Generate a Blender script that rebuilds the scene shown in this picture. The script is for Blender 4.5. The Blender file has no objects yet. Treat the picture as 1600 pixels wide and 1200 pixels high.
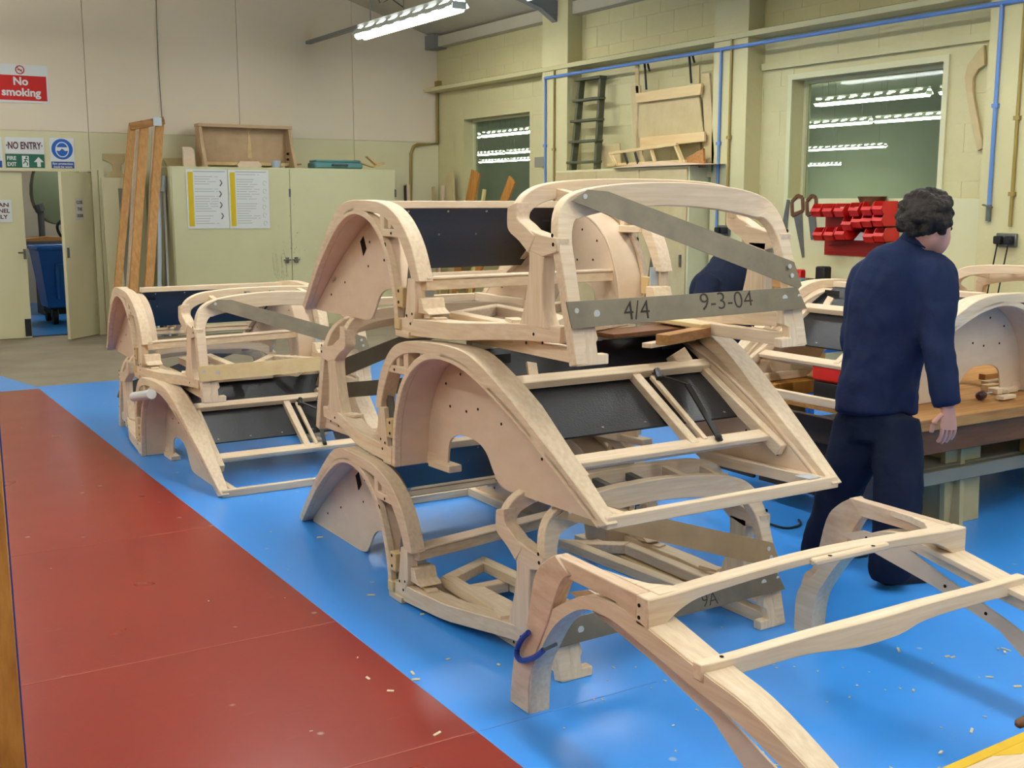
import bpy, bmesh, math, random
from mathutils import Vector, Matrix, Euler
random.seed(7)
SC = bpy.context.scene
COL = SC.collection
PI = math.pi
R = math.radians
# ------------------------------------------------------------------ camera, light, exposure
F_PX, YAW, PITCH = 1783.0, R(31.67), R(9.12)
CAM = Vector((0, 0, 1.65))
FW = Vector((math.sin(YAW)*math.cos(PITCH), math.cos(YAW)*math.cos(PITCH), -math.sin(PITCH)))
RT = Vector((math.cos(YAW), -math.sin(YAW), 0))
UP = RT.cross(FW)
cd = bpy.data.cameras.new('camera'); cam = bpy.data.objects.new('camera', cd); COL.objects.link(cam)
cd.sensor_width = 36; cd.lens = F_PX/1600*36; cd.clip_start = .05; cd.clip_end = 200
cam.location = CAM; cam.rotation_euler = Matrix((RT, UP, -FW)).transposed().to_euler()
SC.camera = cam
W = bpy.data.worlds.new('world'); SC.world = W; W.use_nodes = True
W.node_tree.nodes['Background'].inputs[0].default_value = (.75, .8, .85, 1)
W.node_tree.nodes['Background'].inputs[1].default_value = .25
SC.view_settings.view_transform = 'Standard'; SC.view_settings.look = 'None'
SC.view_settings.gamma = 1; SC.view_settings.use_curve_mapping = False
SC.view_settings.exposure = 0.32
SC.cycles.max_bounces = 5; SC.cycles.diffuse_bounces = 3; SC.cycles.glossy_bounces = 2; SC.cycles.transmission_bounces = 4; SC.cycles.transparent_max_bounces = 6
SC.cycles.sample_clamp_indirect = 6.0
TUBE = 34.0          # strength of the fluorescent tubes of this workshop
TUBE_FAR = 80.0       # tubes of the hall beyond the windows
def at(px, py, depth):
    return CAM + ((px-800)/F_PX*RT + (600-py)/F_PX*UP + FW)*depth
def on(px, py, ax, v):
    d = (px-800)/F_PX*RT + (600-py)/F_PX*UP + FW
    return CAM + d*((v-CAM[ax])/d[ax])
# ------------------------------------------------------------------ materials
def lin(c):
    c = c/255
    return c/12.92 if c <= .04045 else ((c+.055)/1.055)**2.4
def rgb(r, g, b): return (lin(r), lin(g), lin(b), 1)
MAT = {}
def mat(name, col, rough=.6, spec=.4, metal=0, noise=None, bump=None, vary=0, emit=None, coat=0):
    """noise=(colour2, scale, (sx,sy,sz), contrast)  bump=(scale, strength, (s))"""
    m = bpy.data.materials.new(name); m.use_nodes = True; MAT[name] = m
    nt = m.node_tree; N = nt.nodes; L = nt.links; b = N['Principled BSDF']
    b.inputs['Base Color'].default_value = col; b.inputs['Roughness'].default_value = rough
    b.inputs['Specular IOR Level'].default_value = spec; b.inputs['Metallic'].default_value = metal
    b.inputs['Coat Weight'].default_value = coat
    tc = N.new('ShaderNodeTexCoord')
    out = None
    if noise:
        c2, sc, s3, con = noise
        mp = N.new('ShaderNodeMapping'); mp.inputs['Scale'].default_value = s3
        L.new(tc.outputs['Object'], mp.inputs['Vector'])
        nz = N.new('ShaderNodeTexNoise'); nz.inputs['Scale'].default_value = sc
        nz.inputs['Detail'].default_value = 5; nz.inputs['Roughness'].default_value = .6
        L.new(mp.outputs[0], nz.inputs['Vector'])
        rp = N.new('ShaderNodeValToRGB'); rp.color_ramp.elements[0].position = .5-con; rp.color_ramp.elements[1].position = .5+con
        rp.color_ramp.elements[0].color = col; rp.color_ramp.elements[1].color = c2
        L.new(nz.outputs['Fac'], rp.inputs[0]); out = rp.outputs[0]
    if vary:
        oi = N.new('ShaderNodeObjectInfo'); hs = N.new('ShaderNodeHueSaturation')
        mr = N.new('ShaderNodeMapRange'); mr.inputs[3].default_value = 1-vary; mr.inputs[4].default_value = 1+vary
        L.new(oi.outputs['Random'], mr.inputs[0]); L.new(mr.outputs[0], hs.inputs['Value'])
        if out: L.new(out, hs.inputs['Color'])
        else: hs.inputs['Color'].default_value = col
        out = hs.outputs[0]
    if out: L.new(out, b.inputs['Base Color'])
    if bump:
        sc, st, s3 = bump
        mp2 = N.new('ShaderNodeMapping'); mp2.inputs['Scale'].default_value = s3
        L.new(tc.outputs['Object'], mp2.inputs['Vector'])
        n2 = N.new('ShaderNodeTexNoise'); n2.inputs['Scale'].default_value = sc; n2.inputs['Detail'].default_value = 3
        L.new(mp2.outputs[0], n2.inputs['Vector'])
        bp = N.new('ShaderNodeBump'); bp.inputs['Strength'].default_value = st; bp.inputs['Distance'].default_value = .01
        L.new(n2.outputs['Fac'], bp.inputs['Height']); L.new(bp.outputs[0], b.inputs['Normal'])
    if emit:
        b.inputs['Emission Color'].default_value = emit[0]; b.inputs['Emission Strength'].default_value = emit[1]
    return m
ash1, ash2 = rgb(238, 216, 186), rgb(218, 190, 154)
mat('ash_x', ash1, .55, .3, noise=(ash2, 7, (.5, 9, 9), .22), vary=.05)
mat('ash_y', ash1, .55, .3, noise=(ash2, 7, (9, .5, 9), .22), vary=.05)
mat('ash_z', ash1, .55, .3, noise=(ash2, 7, (9, 9, .5), .22), vary=.05)
mat('ash_red', rgb(228, 202, 174), .55, .3, noise=(rgb(202, 168, 136), 6, (12, 1.2, 5), .2), vary=.04)
mat('ply', rgb(230, 206, 178), .6, .25, noise=(rgb(217, 190, 160), 3, (2, 2, 4), .3), vary=.03)
mat('ply_yellow', rgb(226, 200, 150), .6, .25, noise=(rgb(205, 172, 118), 3, (3, .6, 4), .3), vary=.04)
mat('pine', rgb(206, 158, 96), .55, .3, noise=(rgb(170, 116, 62), 5, (8, 8, .6), .25), vary=.08)
mat('pine_x', rgb(190, 140, 84), .6, .3, noise=(rgb(140, 92, 48), 5, (.6, 8, 8), .25), vary=.08)
mat('orange_wood', rgb(196, 138, 62), .5, .35, noise=(rgb(150, 92, 36), 5, (8, 8, .7), .25), vary=.06)
mat('brown_wood', rgb(118, 74, 40), .5, .35, noise=(rgb(74, 42, 22), 4, (.8, 6, 6), .3), vary=.06)
mat('dark_wood', rgb(58, 42, 30), .6, .3, noise=(rgb(40, 29, 22), 4, (1, 5, 5), .3))
mat('board_beige', rgb(205, 186, 140), .65, .2, noise=(rgb(186, 165, 118), 3, (2, 2, 2), .3), vary=.03)
mat('box_board', rgb(200, 172, 136), .65, .2, noise=(rgb(178, 150, 114), 3, (2, 2, 2), .3), vary=.03)
mat('cabinet_paint', rgb(214, 212, 170), .5, .35, noise=(rgb(206, 203, 160), 2, (1, 1, 1), .3))
mat('black_vinyl', rgb(22, 22, 25), .42, .45, noise=(rgb(27, 27, 30), 30, (1, 1, 1), .2), bump=(140, .15, (1, 1, 1)))
mat('black_iron', rgb(28, 28, 29), .45, .4)
mat('steel_plate', rgb(134, 122, 100), .45, .5, metal=.4, noise=(rgb(112, 101, 84), 5, (2, 2, 2), .25))
mat('steel_wood_reflection', rgb(172, 142, 104), .5, .4, metal=.15, noise=(rgb(150, 122, 88), 4, (2, 2, 2), .3))  # reflected wood tone painted into the steel's base colour
mat('steel_grey', rgb(120, 122, 118), .4, .5, metal=.6, noise=(rgb(95, 97, 94), 6, (2, 2, 2), .3))
mat('steel_pale', rgb(196, 206, 212), .35, .5, metal=.3)
mat('screw', rgb(188, 184, 172), .35, .5, metal=.7)
mat('hole', rgb(38, 28, 20), .9, .1)
mat('ink', rgb(62, 54, 46), .8, .2)
mat('paint_back_low', rgb(222, 215, 176), .6, .3, noise=(rgb(215, 207, 166), 1.2, (1, 1, 1), .35))
mat('paint_back_high', rgb(234, 220, 194), .6, .3, noise=(rgb(228, 213, 185), 1.0, (1, 1, 1), .35))
mat('paint_block', rgb(208, 200, 152), .55, .35, noise=(rgb(200, 191, 142), 2, (1, 1, 1), .35), bump=(26, .25, (1, 1, 1)), vary=.012)
mat('paint_pipe', rgb(205, 190, 120), .4, .4)
mat('conduit', rgb(146, 124, 62), .45, .4)
mat('blue_pipe', rgb(96, 132, 190), .4, .45)
mat('roof', rgb(190, 183, 160), .8, .2, noise=(rgb(178, 171, 148), 2, (1, 1, 1), .3))
mat('steel_beam', rgb(122, 124, 122), .5, .4)
mat('concrete', rgb(158, 146, 124), .75, .25, noise=(rgb(132, 121, 103), 1.6, (1, 1, 1), .25), bump=(18, .15, (1, 1, 1)))
mat('tube_on', (1, 1, 1, 1), .4, emit=((.97, .99, .99, 1), TUBE))
mat('tube_far', (1, 1, 1, 1), .4, emit=((1.0, 1.0, .82, 1), TUBE_FAR))
mat('reflector', rgb(215, 222, 214), .4, .4)
mat('white_sign', rgb(226, 228, 224), .4, .4)
mat('red_sign', rgb(198, 34, 28), .4, .4)
mat('green_sign', rgb(34, 100, 78), .4, .4)
mat('blue_sign', rgb(24, 94, 184), .4, .4)
mat('blue_label', rgb(40, 74, 148), .4, .4)
mat('maroon_ink', rgb(98, 62, 66), .6, .3)
mat('yellow_print', rgb(216, 186, 28), .5, .3)
mat('grey_print', rgb(176, 180, 176), .6, .3)
mat('dark_print', rgb(84, 84, 80), .6, .3)
mat('red_plastic', rgb(196, 26, 20), .35, .45, vary=.04)
mat('red_panel', rgb(150, 18, 14), .4, .4)
mat('blue_plastic', rgb(22, 98, 176), .35, .45)
mat('teal_plastic', rgb(92, 138, 138), .45, .4)
mat('yellow_paint', rgb(228, 186, 20), .45, .4, noise=(rgb(214, 168, 10), 8, (1, 1, 1), .3))
mat('rubber', rgb(30, 30, 30), .7, .3)
mat('navy', rgb(31, 41, 72), .85, .15, noise=(rgb(25, 34, 60), 6, (1, 1, 1), .3), bump=(60, .15, (1, 1, 1)))
mat('navy_dark', rgb(26, 33, 54), .85, .15, noise=(rgb(20, 27, 45), 6, (1, 1, 1), .3), bump=(60, .15, (1, 1, 1)))
mat('skin', rgb(206, 150, 128), .5, .35)
mat('hair', rgb(46, 38, 32), .7, .3, noise=(rgb(30, 24, 20), 40, (1, 1, 1), .3), bump=(70, .9, (1, 1, 1)))
mat('shoe', rgb(20, 20, 22), .45, .4)
mat('green_metal', rgb(96, 106, 78), .5, .4)
mat('grey_plastic', rgb(70, 72, 72), .5, .4)
mat('white_card', rgb(206, 204, 196), .6, .3)
mat('clamp_blue', rgb(20, 58, 150), .35, .5)
mat('hall_wall', rgb(196, 206, 182), .8, .2, noise=(rgb(186, 197, 172), .5, (1, 1, 1), .3))
mat('hall_floor', rgb(110, 118, 104), .7, .3)
mat('shaving', rgb(226, 208, 172), .7, .2)
mat('grey_door', rgb(132, 128, 112), .5, .4)
def glass_mat():
    m = bpy.data.materials.new('window_glass'); m.use_nodes = True; nt = m.node_tree; N = nt.nodes; L = nt.links
    N.remove(N['Principled BSDF'])
    t = N.new('ShaderNodeBsdfTransparent'); t.inputs[0].default_value = (.86, .9, .85, 1)
    g = N.new('ShaderNodeBsdfGlossy'); g.inputs['Roughness'].default_value = .03
    lw = N.new('ShaderNodeLayerWeight'); lw.inputs[0].default_value = .5
    pw = N.new('ShaderNodeMath'); pw.operation = 'POWER'; pw.inputs[1].default_value = 4; L.new(lw.outputs['Facing'], pw.inputs[0])
    f = N.new('ShaderNodeMath'); f.operation = 'MULTIPLY_ADD'; f.inputs[1].default_value = .3; f.inputs[2].default_value = .015; L.new(pw.outputs[0], f.inputs[0])
    d = N.new('ShaderNodeBsdfDiffuse'); d.inputs[0].default_value = rgb(170, 182, 160)
    m1 = N.new('ShaderNodeMixShader'); m1.inputs[0].default_value = .12
    L.new(t.outputs[0], m1.inputs[1]); L.new(d.outputs[0], m1.inputs[2])
    m2 = N.new('ShaderNodeMixShader'); L.new(f.outputs[0], m2.inputs[0]); L.new(m1.outputs[0], m2.inputs[1]); L.new(g.outputs[0], m2.inputs[2])
    L.new(m2.outputs[0], N['Material Output'].inputs[0]); MAT['window_glass'] = m
glass_mat()
def floor_mat(name, c1, c2, rough):
    m = mat(name, c1, rough, .5, noise=(c2, .8, (1, 1, 1), .3)); nt = m.node_tree; N = nt.nodes; L = nt.links
    b = N['Principled BSDF']; src = b.inputs['Base Color'].links[0].from_socket
    # pale scuffs and specks worn into the paint
    tc = N.new('ShaderNodeTexCoord'); mp = N.new('ShaderNodeMapping'); mp.inputs['Scale'].default_value = (1.2, 9, 1); mp.inputs['Rotation'].default_value = (0, 0, .3)
    L.new(tc.outputs['Object'], mp.inputs[0])
    nz = N.new('ShaderNodeTexNoise'); nz.inputs['Scale'].default_value = 5; nz.inputs['Detail'].default_value = 8; nz.inputs['Roughness'].default_value = .75
    L.new(mp.outputs[0], nz.inputs[0])
    rp = N.new('ShaderNodeValToRGB'); rp.color_ramp.elements[0].position = .62; rp.color_ramp.elements[1].position = .82
    rp.color_ramp.elements[1].color = (.35, .35, .35, 1); L.new(nz.outputs['Fac'], rp.inputs[0])
    vo = N.new('ShaderNodeTexVoronoi'); vo.inputs['Scale'].default_value = 4; L.new(tc.outputs['Object'], vo.inputs[0])
    r2 = N.new('ShaderNodeValToRGB'); r2.color_ramp.elements[0].position = .03; r2.color_ramp.elements[1].position = .06
    r2.color_ramp.elements[0].color = (.5, .5, .5, 1); r2.color_ramp.elements[1].color = (0, 0, 0, 1); L.new(vo.outputs['Distance'], r2.inputs[0])
    mx = N.new('ShaderNodeMath'); mx.operation = 'MAXIMUM'; L.new(rp.outputs[0], mx.inputs[0]); L.new(r2.outputs[0], mx.inputs[1])
    mi = N.new('ShaderNodeMix'); mi.data_type = 'RGBA'; L.new(mx.outputs[0], mi.inputs[0]); L.new(src, mi.inputs[6]); mi.inputs[7].default_value = rgb(205, 200, 195)
    L.new(mi.outputs[2], b.inputs['Base Color'])
    n3 = N.new('ShaderNodeTexNoise'); n3.inputs['Scale'].default_value = 3; L.new(tc.outputs['Object'], n3.inputs[0])
    mr = N.new('ShaderNodeMapRange'); mr.inputs[3].default_value = rough-.03; mr.inputs[4].default_value = rough+.05
    L.new(n3.outputs['Fac'], mr.inputs[0]); L.new(mr.outputs[0], b.inputs['Roughness'])
floor_mat('floor_blue', rgb(66, 156, 243), rgb(58, 144, 234), .30)
floor_mat('floor_red', rgb(146, 48, 34), rgb(132, 41, 31), .28)
# ------------------------------------------------------------------ mesh helpers
def V(*a): return Vector(a)
class MB:
    def __init__(s): s.v = []; s.f = []; s.m = []
    def add(s, vs, fs, mi=0):
        o = len(s.v); s.v += [Vector(v) for v in vs]; s.f += [tuple(i+o for i in f) for f in fs]; s.m += [mi]*len(fs); return s
    def box(s, lo, hi, mi=0):
        x0, y0, z0 = lo; x1, y1, z1 = hi
        return s.add([(x0,y0,z0),(x1,y0,z0),(x1,y1,z0),(x0,y1,z0),(x0,y0,z1),(x1,y0,z1),(x1,y1,z1),(x0,y1,z1)],
                     [(0,3,2,1),(4,5,6,7),(0,1,5,4),(1,2,6,5),(2,3,7,6),(3,0,4,7)], mi)
    def cbox(s, c, d, rot=None, mi=0):
        c = Vector(c); M = Euler(rot).to_matrix() if rot else Matrix.Identity(3)
        pts = [c + M @ Vector((sx*d[0]/2, sy*d[1]/2, sz*d[2]/2)) for sz in (-1,1) for sx, sy in ((-1,-1),(1,-1),(1,1),(-1,1))]
        return s.add(pts, [(0,3,2,1),(4,5,6,7),(0,1,5,4),(1,2,6,5),(2,3,7,6),(3,0,4,7)], mi)
    def beam(s, p0, p1, w, h, up=(0,0,1), w1=None, h1=None, mi=0):
        p0 = Vector(p0); p1 = Vector(p1); d = (p1-p0).normalized(); u = Vector(up)
        sd = d.cross(u).normalized(); u = sd.cross(d)
        w1 = w if w1 is None else w1; h1 = h if h1 is None else h1
        q = []
        for p, a, b in ((p0, w, h), (p1, w1, h1)):
            q += [p-sd*a/2-u*b/2, p+sd*a/2-u*b/2, p+sd*a/2+u*b/2, p-sd*a/2+u*b/2]
        return s.add(q, [(0,3,2,1),(4,5,6,7),(0,1,5,4),(1,2,6,5),(2,3,7,6),(3,0,4,7)], mi)
    def loft(s, rings, cap=True, closed=False, mi=0):
        n = len(rings[0]); vs = [p for r in rings for p in r]; fs = []
        m = len(rings)
        for i in range(m if closed else m-1):
            for j in range(n):
                a = i*n+j; b = i*n+(j+1) % n; c = ((i+1) % m)*n+(j+1) % n; d = ((i+1) % m)*n+j
                fs.append((a, b, c, d))
        if cap and not closed: fs += [tuple(range(n))[::-1], tuple(range((m-1)*n, m*n))]
        return s.add(vs, fs, mi)
    def tube(s, path, r, n=8, cap=True, mi=0):
        path = [Vector(p) for p in path]; rr = r if isinstance(r, (list, tuple)) else [r]*len(path)
        rings = []; ref = Vector((0,0,1))
        for i, p in enumerate(path):
            d = (path[min(i+1, len(path)-1)]-path[max(i-1, 0)]).normalized()
            if abs(d.dot(ref)) > .95: ref = Vector((1,0,0)) if abs(d.x) < .9 else Vector((0,1,0))
            a = d.cross(ref).normalized(); b = a.cross(d)
            ra = rr[i] if isinstance(rr[i], (tuple, list)) else (rr[i], rr[i])
            rings.append([p + a*ra[0]*math.cos(2*PI*k/n) + b*ra[1]*math.sin(2*PI*k/n) for k in range(n)])
        return s.loft(rings, cap, mi=mi)
    def prism(s, poly, ext, mi=0):
        poly = [Vector(p) for p in poly]; e = Vector(ext); n = len(poly)
        vs = poly + [p+e for p in poly]
        fs = [tuple(range(n))[::-1], tuple(range(n, 2*n))] + [(i, (i+1) % n, n+(i+1) % n, n+i) for i in range(n)]
        return s.add(vs, fs, mi)
    def ring(s, c, r, ax, n=14, mi=0, t=.002):
        """flat little disc facing along ax"""
        c = Vector(c); ax = Vector(ax).normalized(); a = ax.orthogonal().normalized(); b = ax.cross(a)
        return s.prism([c + a*r*math.cos(2*PI*k/n) + b*r*math.sin(2*PI*k/n) for k in range(n)], ax*t, mi)
    def ball(s, c, r, n=10, m=7, mi=0):
        c = Vector(c); r = r if isinstance(r, (tuple, list)) else (r, r, r)
        rings = []
        for i in range(1, m):
            t = PI*i/m
            rings.append([c + Vector((r[0]*math.sin(t)*math.cos(2*PI*k/n), r[1]*math.sin(t)*math.sin(2*PI*k/n), -r[2]*math.cos(t))) for k in range(n)])
        return s.loft(rings, True, mi=mi)
    def mesh(s, name, mats, smooth=35):
        me = bpy.data.meshes.new(name); me.from_pydata([tuple(v) for v in s.v], [], s.f)
        for i, p in enumerate(me.polygons): p.material_index = s.m[i]
        bm = bmesh.new(); bm.from_mesh(me); bmesh.ops.recalc_face_normals(bm, faces=bm.faces); bm.to_mesh(me); bm.free()
        if smooth:
            for p in me.polygons: p.use_smooth = True
            me.set_sharp_from_angle(angle=R(smooth))
        for k in (mats if isinstance(mats, (list, tuple)) else [mats]): me.materials.append(MAT[k])
        return me
def link(name, me, parent=None, bevel=0):
    o = bpy.data.objects.new(name, me); COL.objects.link(o); o.parent = parent
    if bevel:
        b = o.modifiers.new('bevel', 'BEVEL'); b.width = bevel; b.segments = 1; b.limit_method = 'ANGLE'; b.angle_limit = R(40)
    return o
def wloc(o):
    v = Vector((0,0,0))
    while o is not None: v += o.location; o = o.parent
    return v
def part(name, mb, mats, parent=None, bevel=0, smooth=35, world=True, label=None, kind=None):
    """a part built in world coordinates under an unrotated thing"""
    if parent is not None and world:
        L = wloc(parent); mb.v = [v-L for v in mb.v]
    o = link(name, mb.mesh(name, mats, smooth), parent, bevel)
    if label: o['label'] = label
    if kind: o['kind'] = kind
    return o
def thing(name, label, cat, loc, group=None, rotz=0):
    o = bpy.data.objects.new(name, None); COL.objects.link(o); o.location = loc; o.rotation_euler = (0, 0, rotz); o.empty_display_size = .1
    o['label'] = label; o['category'] = cat
    if group: o['group'] = group
    return o
def solo(name, mb, mats, label, cat, group=None, bevel=0, smooth=35, kind=None):
    """a thing that is one mesh, built in world coordinates, origin moved to its base"""
    lo = [min(v[i] for v in mb.v) for i in range(3)]; hi = [max(v[i] for v in mb.v) for i in range(3)]
    c = Vector(((lo[0]+hi[0])/2, (lo[1]+hi[1])/2, lo[2])); mb.v = [v-c for v in mb.v]
    o = link(name, mb.mesh(name, mats, smooth), None, bevel); o.location = c
    o['label'] = label; o['category'] = cat
    if group: o['group'] = group
    if kind: o['kind'] = kind
    return o
def struct(name, mb, mats, parent=None, bevel=0, smooth=35):
    o = part(name, mb, mats, parent, bevel, smooth)
    o['kind'] = 'structure'
    return o
def crom(pts, n=6):
    """Catmull-Rom through points of any dimension"""
    out = []; m = len(pts)
    for i in range(m-1):
        p0 = pts[max(i-1, 0)]; p1 = pts[i]; p2 = pts[i+1]; p3 = pts[min(i+2, m-1)]
        for k in range(n):
            t = k/n
            out.append(tuple(.5*((2*b)+(-a+c)*t+(2*a-5*b+4*c-d)*t*t+(-a+3*b-3*c+d)*t**3) for a, b, c, d in zip(p0, p1, p2, p3)))
    out.append(tuple(pts[-1])); return out
def interp(tab, x):
    if x <= tab[0][0]: return tab[0][1]
    for (a, b), (c, d) in zip(tab, tab[1:]):
        if x <= c: return b+(d-b)*(x-a)/(c-a)
    return tab[-1][1]
TMP = bpy.data.scenes.new('scratch')       # evaluates one object at a time without touching the rest
def baked(o):
    TMP.collection.objects.link(o); vl = TMP.view_layers[0]; vl.update()
    me = bpy.data.meshes.new_from_object(o.evaluated_get(vl.depsgraph)); bpy.data.objects.remove(o); return me
def text_mesh(txt, size, mt, depth=.001, bold=0.0, width=None):
    cu = bpy.data.curves.new('txt', 'FONT'); cu.body = txt; cu.size = size; cu.extrude = depth; cu.offset = bold
    cu.align_x = 'CENTER'; cu.align_y = 'CENTER'; cu.resolution_u = 3
    o = bpy.data.objects.new('txt', cu); me = baked(o); bpy.data.curves.remove(cu)
    if width:
        xs = [v.co.x for v in me.vertices]; k = width/(max(xs)-min(xs))
        for v in me.vertices: v.co.x *= k
    me.materials.clear(); me.materials.append(MAT[mt]); return me
def text_at(name, txt, size, mt, loc, rot, parent=None, bold=0.0, width=None, depth=.001):
    me = text_mesh(txt, size, mt, depth, bold, width); me.name = name
    M = Euler(rot).to_matrix().to_4x4(); me.transform(M)
    L = Vector(loc) - (wloc(parent) if parent else Vector((0,0,0)))
    me.transform(Matrix.Translation(L)); o = link(name, me, parent); return o
# ------------------------------------------------------------------ the room
YB, XR, XL, YF = 14.75, 7.86, -7.0, -7.0
def flat(pts, z=0.0): return [(p[0], p[1], z) for p in pts]
fl = MB()
fl.add(flat([(1.68,YF),(XR,YF),(XR,10.86),(1.68,10.86)]), [(0,1,2,3)], 0)
fl.add(flat([(.1,YF),(1.68,YF),(1.68,10.74),(.1,10.74)]), [(0,1,2,3)], 1)
fl.add(flat([(XL,YF),(.1,YF),(.1,10.74),(XL,10.74)]), [(0,1,2,3)], 2)
fl.add(flat([(1.68,10.86),(XR,10.86),(XR,YB+.3),(1.68,YB+.3)]), [(0,1,2,3)], 2)
fl.add(flat([(XL,10.74),(1.55,10.74),(1.68,10.86),(1.45,11.95),(XL,11.95)]), [(0,1,2,3,4)], 0)
fl.add(flat([(1.55,10.74),(1.68,10.74),(1.68,10.86)]), [(0,1,2)], 0)
fl.add(flat([(XL,11.95),(1.45,11.95),(1.68,10.86),(1.68,YB+.3),(XL,YB+.3)]), [(0,1,2,3,4)], 2)
FLOOR = struct('floor', fl, ['floor_blue', 'floor_red', 'concrete'])
mat('seam', rgb(168, 92, 80), .5, .4); mat('seam_blue', rgb(92, 150, 220), .5, .4)
for y in (5.63, 4.05, 2.93):
    part('floor_joint', MB().box((.2, y-.003, 0), (1.67, y+.003, .0012)), 'seam', FLOOR)
part('floor_joint', MB().box((1.69, 2.927, 0), (2.4, 2.933, .0012)), 'seam_blue', FLOOR)
part('floor_joint', MB().box((1.677, YF, 0), (1.683, 10.74, .0010)), 'seam_blue', FLOOR)
# back wall of painted panels, two rows, open joints
DX0, DX1, DZ = 1.50, 3.06, 2.005
wb = MB()
wb.box((XL, YB+.02, 0), (DX0, YB+.2, 7.5)); wb.box((DX1, YB+.02, 0), (XR+.3, YB+.2, 7.5)); wb.box((DX0, YB+.02, DZ), (DX1, YB+.2, 7.5))
WB = struct('wall_back', wb, 'paint_back_high')
cols = [XL, -4.6, -2.2, .2, DX0, 3.06, 4.95, 6.55, XR]
for i in range(len(cols)-1):
    a, b = cols[i]+.003, cols[i+1]-.003
    z0 = DZ+.02 if (cols[i] >= DX0-.01 and cols[i+1] <= DX1+.01) else 0
    part('panel', MB().box((a, YB, z0), (b, YB+.02, 2.47)), 'paint_back_low', WB)
    part('panel', MB().box((a, YB, 2.474), (b, YB+.02, 4.9)), 'paint_back_high', WB)
# right wall of painted blocks with two windows
wins = [(12.32, 14.0, 1.15, 2.75), (6.17, 7.82, 1.40, 2.745)]
wr = MB()
def wall_cells(mb, x0, x1):
    ys = [YF, 6.17, 7.82, 12.32, 14.0, YB+.2]
    for i in range(5):
        w = [q for q in wins if q[0] == ys[i]]
        if w: mb.box((x0, ys[i], 0), (x1, ys[i+1], w[0][2])); mb.box((x0, ys[i], w[0][3]), (x1, ys[i+1], 5.0))
        else: mb.box((x0, ys[i], 0), (x1, ys[i+1], 5.0))
wall_cells(wr, XR+.004, XR+.205)
WR = struct('wall_right', wr, 'paint_block')
BL, BH = .45, .225
blk = MB().box((0, 0, 0), (.006, 1, 1)).mesh('block', 'paint_block', 0)
nb = 0
for r in range(4, 18):
    z0, z1 = r*BH+.0015, (r+1)*BH-.0015
    off = (r % 2)*BL/2; n = int((YB-4.6)/BL)+2
    for k in range(n):
        spans = [(4.6+off-BL/2+k*BL+.0015, 4.6+off-BL/2+(k+1)*BL-.0015)]
        for (a, b, c, d) in wins:
            if z1 > c and z0 < d:
                ns = []
                for (p, q) in spans:
                    if p < a: ns.append((p, min(q, a)))
                    if q > b: ns.append((max(p, b), q))
                spans = ns
        for (p, q) in spans:
            q = min(q, YB)
            if q-p < .02: continue
            o = bpy.data.objects.new('block', blk); COL.objects.link(o); o.parent = WR
            o.location = (XR-.0005, p, z0); o.scale = (1, q-p, z1-z0); nb += 1
def pilaster(y0, y1, n):
    p = MB().box((XR-.2, y0, 0), (XR, y1, 4.6)); o = struct('trim_%d' % n, p, 'paint_block'); return o
pilaster(11.2, 11.73, 1); pilaster(8.22, 8.69, 2); pilaster(5.0, 5.63, 3)
led = MB().prism([(XR, YB, 3.16), (XR-.225, YB, 3.16), (XR-.24, YB, 3.205), (XR, YB, 3.26)], (0, -15, 0))
struct('trim_4', led, 'paint_block')
struct('trim_5', MB().box((XR-.04, 4.6, 2.86), (XR, 8.2, 2.92)), 'paint_block')
for i, (a, b, c, d) in enumerate(wins):
    root = struct('window_%d' % (i+1), MB().box((XR+.17, a+.03, c+.03), (XR+.178, b-.03, d-.03)), 'window_glass')
    for lo, hi in (((XR+.14, a, c), (XR+.2, a+.03, d)), ((XR+.14, b-.03, c), (XR+.2, b, d)), ((XR+.14, a+.03, d-.03), (XR+.2, b-.03, d)), ((XR+.14, a+.03, c), (XR+.2, b-.03, c+.03))):
        part('window_frame', MB().box(lo, hi), 'cabinet_paint', root)
    if i == 1:
        for lo, hi in (((XR-.02, a-.05, c), (XR, a, d+.05)), ((XR-.02, b, c), (XR, b+.05, d+.05)), ((XR-.02, a, d), (XR, b, d+.05))):
            part('architrave', MB().box(lo, hi), 'cabinet_paint', root)
# roof
RS = math.tan(R(17)); RZ = 3.90
def roofz(x): return RZ + RS*(XR-x)
XM = .4
rf = MB()
rf.add([(XR+.3, YF, roofz(XR+.3)), (XR+.3, YB+.2, roofz(XR+.3)), (XM, YB+.2, roofz(XM)), (XM, YF, roofz(XM)), (XL-.3, YB+.2, roofz(XM)-RS*(XM-XL)), (XL-.3, YF, roofz(XM)-RS*(XM-XL))],
       [(0,1,2,3), (3,2,4,5)])
struct('ceiling', rf, 'roof')
for k, y in enumerate((11.47, 8.45, 5.3, 2.1, -1.0)):
    m = MB(); m.beam((XR-.05, y, roofz(XR-.05)-.11), (XM, y, roofz(XM)-.11), .12, .16)
    if k < 3: m.prism([(XR-.2, y-.05, 3.70), (XR-.2, y-.05, 3.86), (XR-.55, y-.05, roofz(XR-.55)-.15)], (0, .1, 0))
    struct('trim_%d' % (6+k), m, 'steel_beam')
struct('trim_11', MB().box((XR-.14, YF, 3.76), (XR, YB, 3.9)), 'brown_wood' if False else 'roof')
struct('trim_12', MB().box((XR-.20, YB-.28, 3.74), (XR, YB, 3.93)), 'steel_beam')
# the two walls behind the camera
struct('wall_left', MB().box((XL-.2, YF, 0), (XL, YB+.2, 6)), 'paint_back_low')
struct('wall_front', MB().box((XL, YF-.2, 0), (XR+.3, YF, 7.5)), 'paint_back_low')
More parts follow.
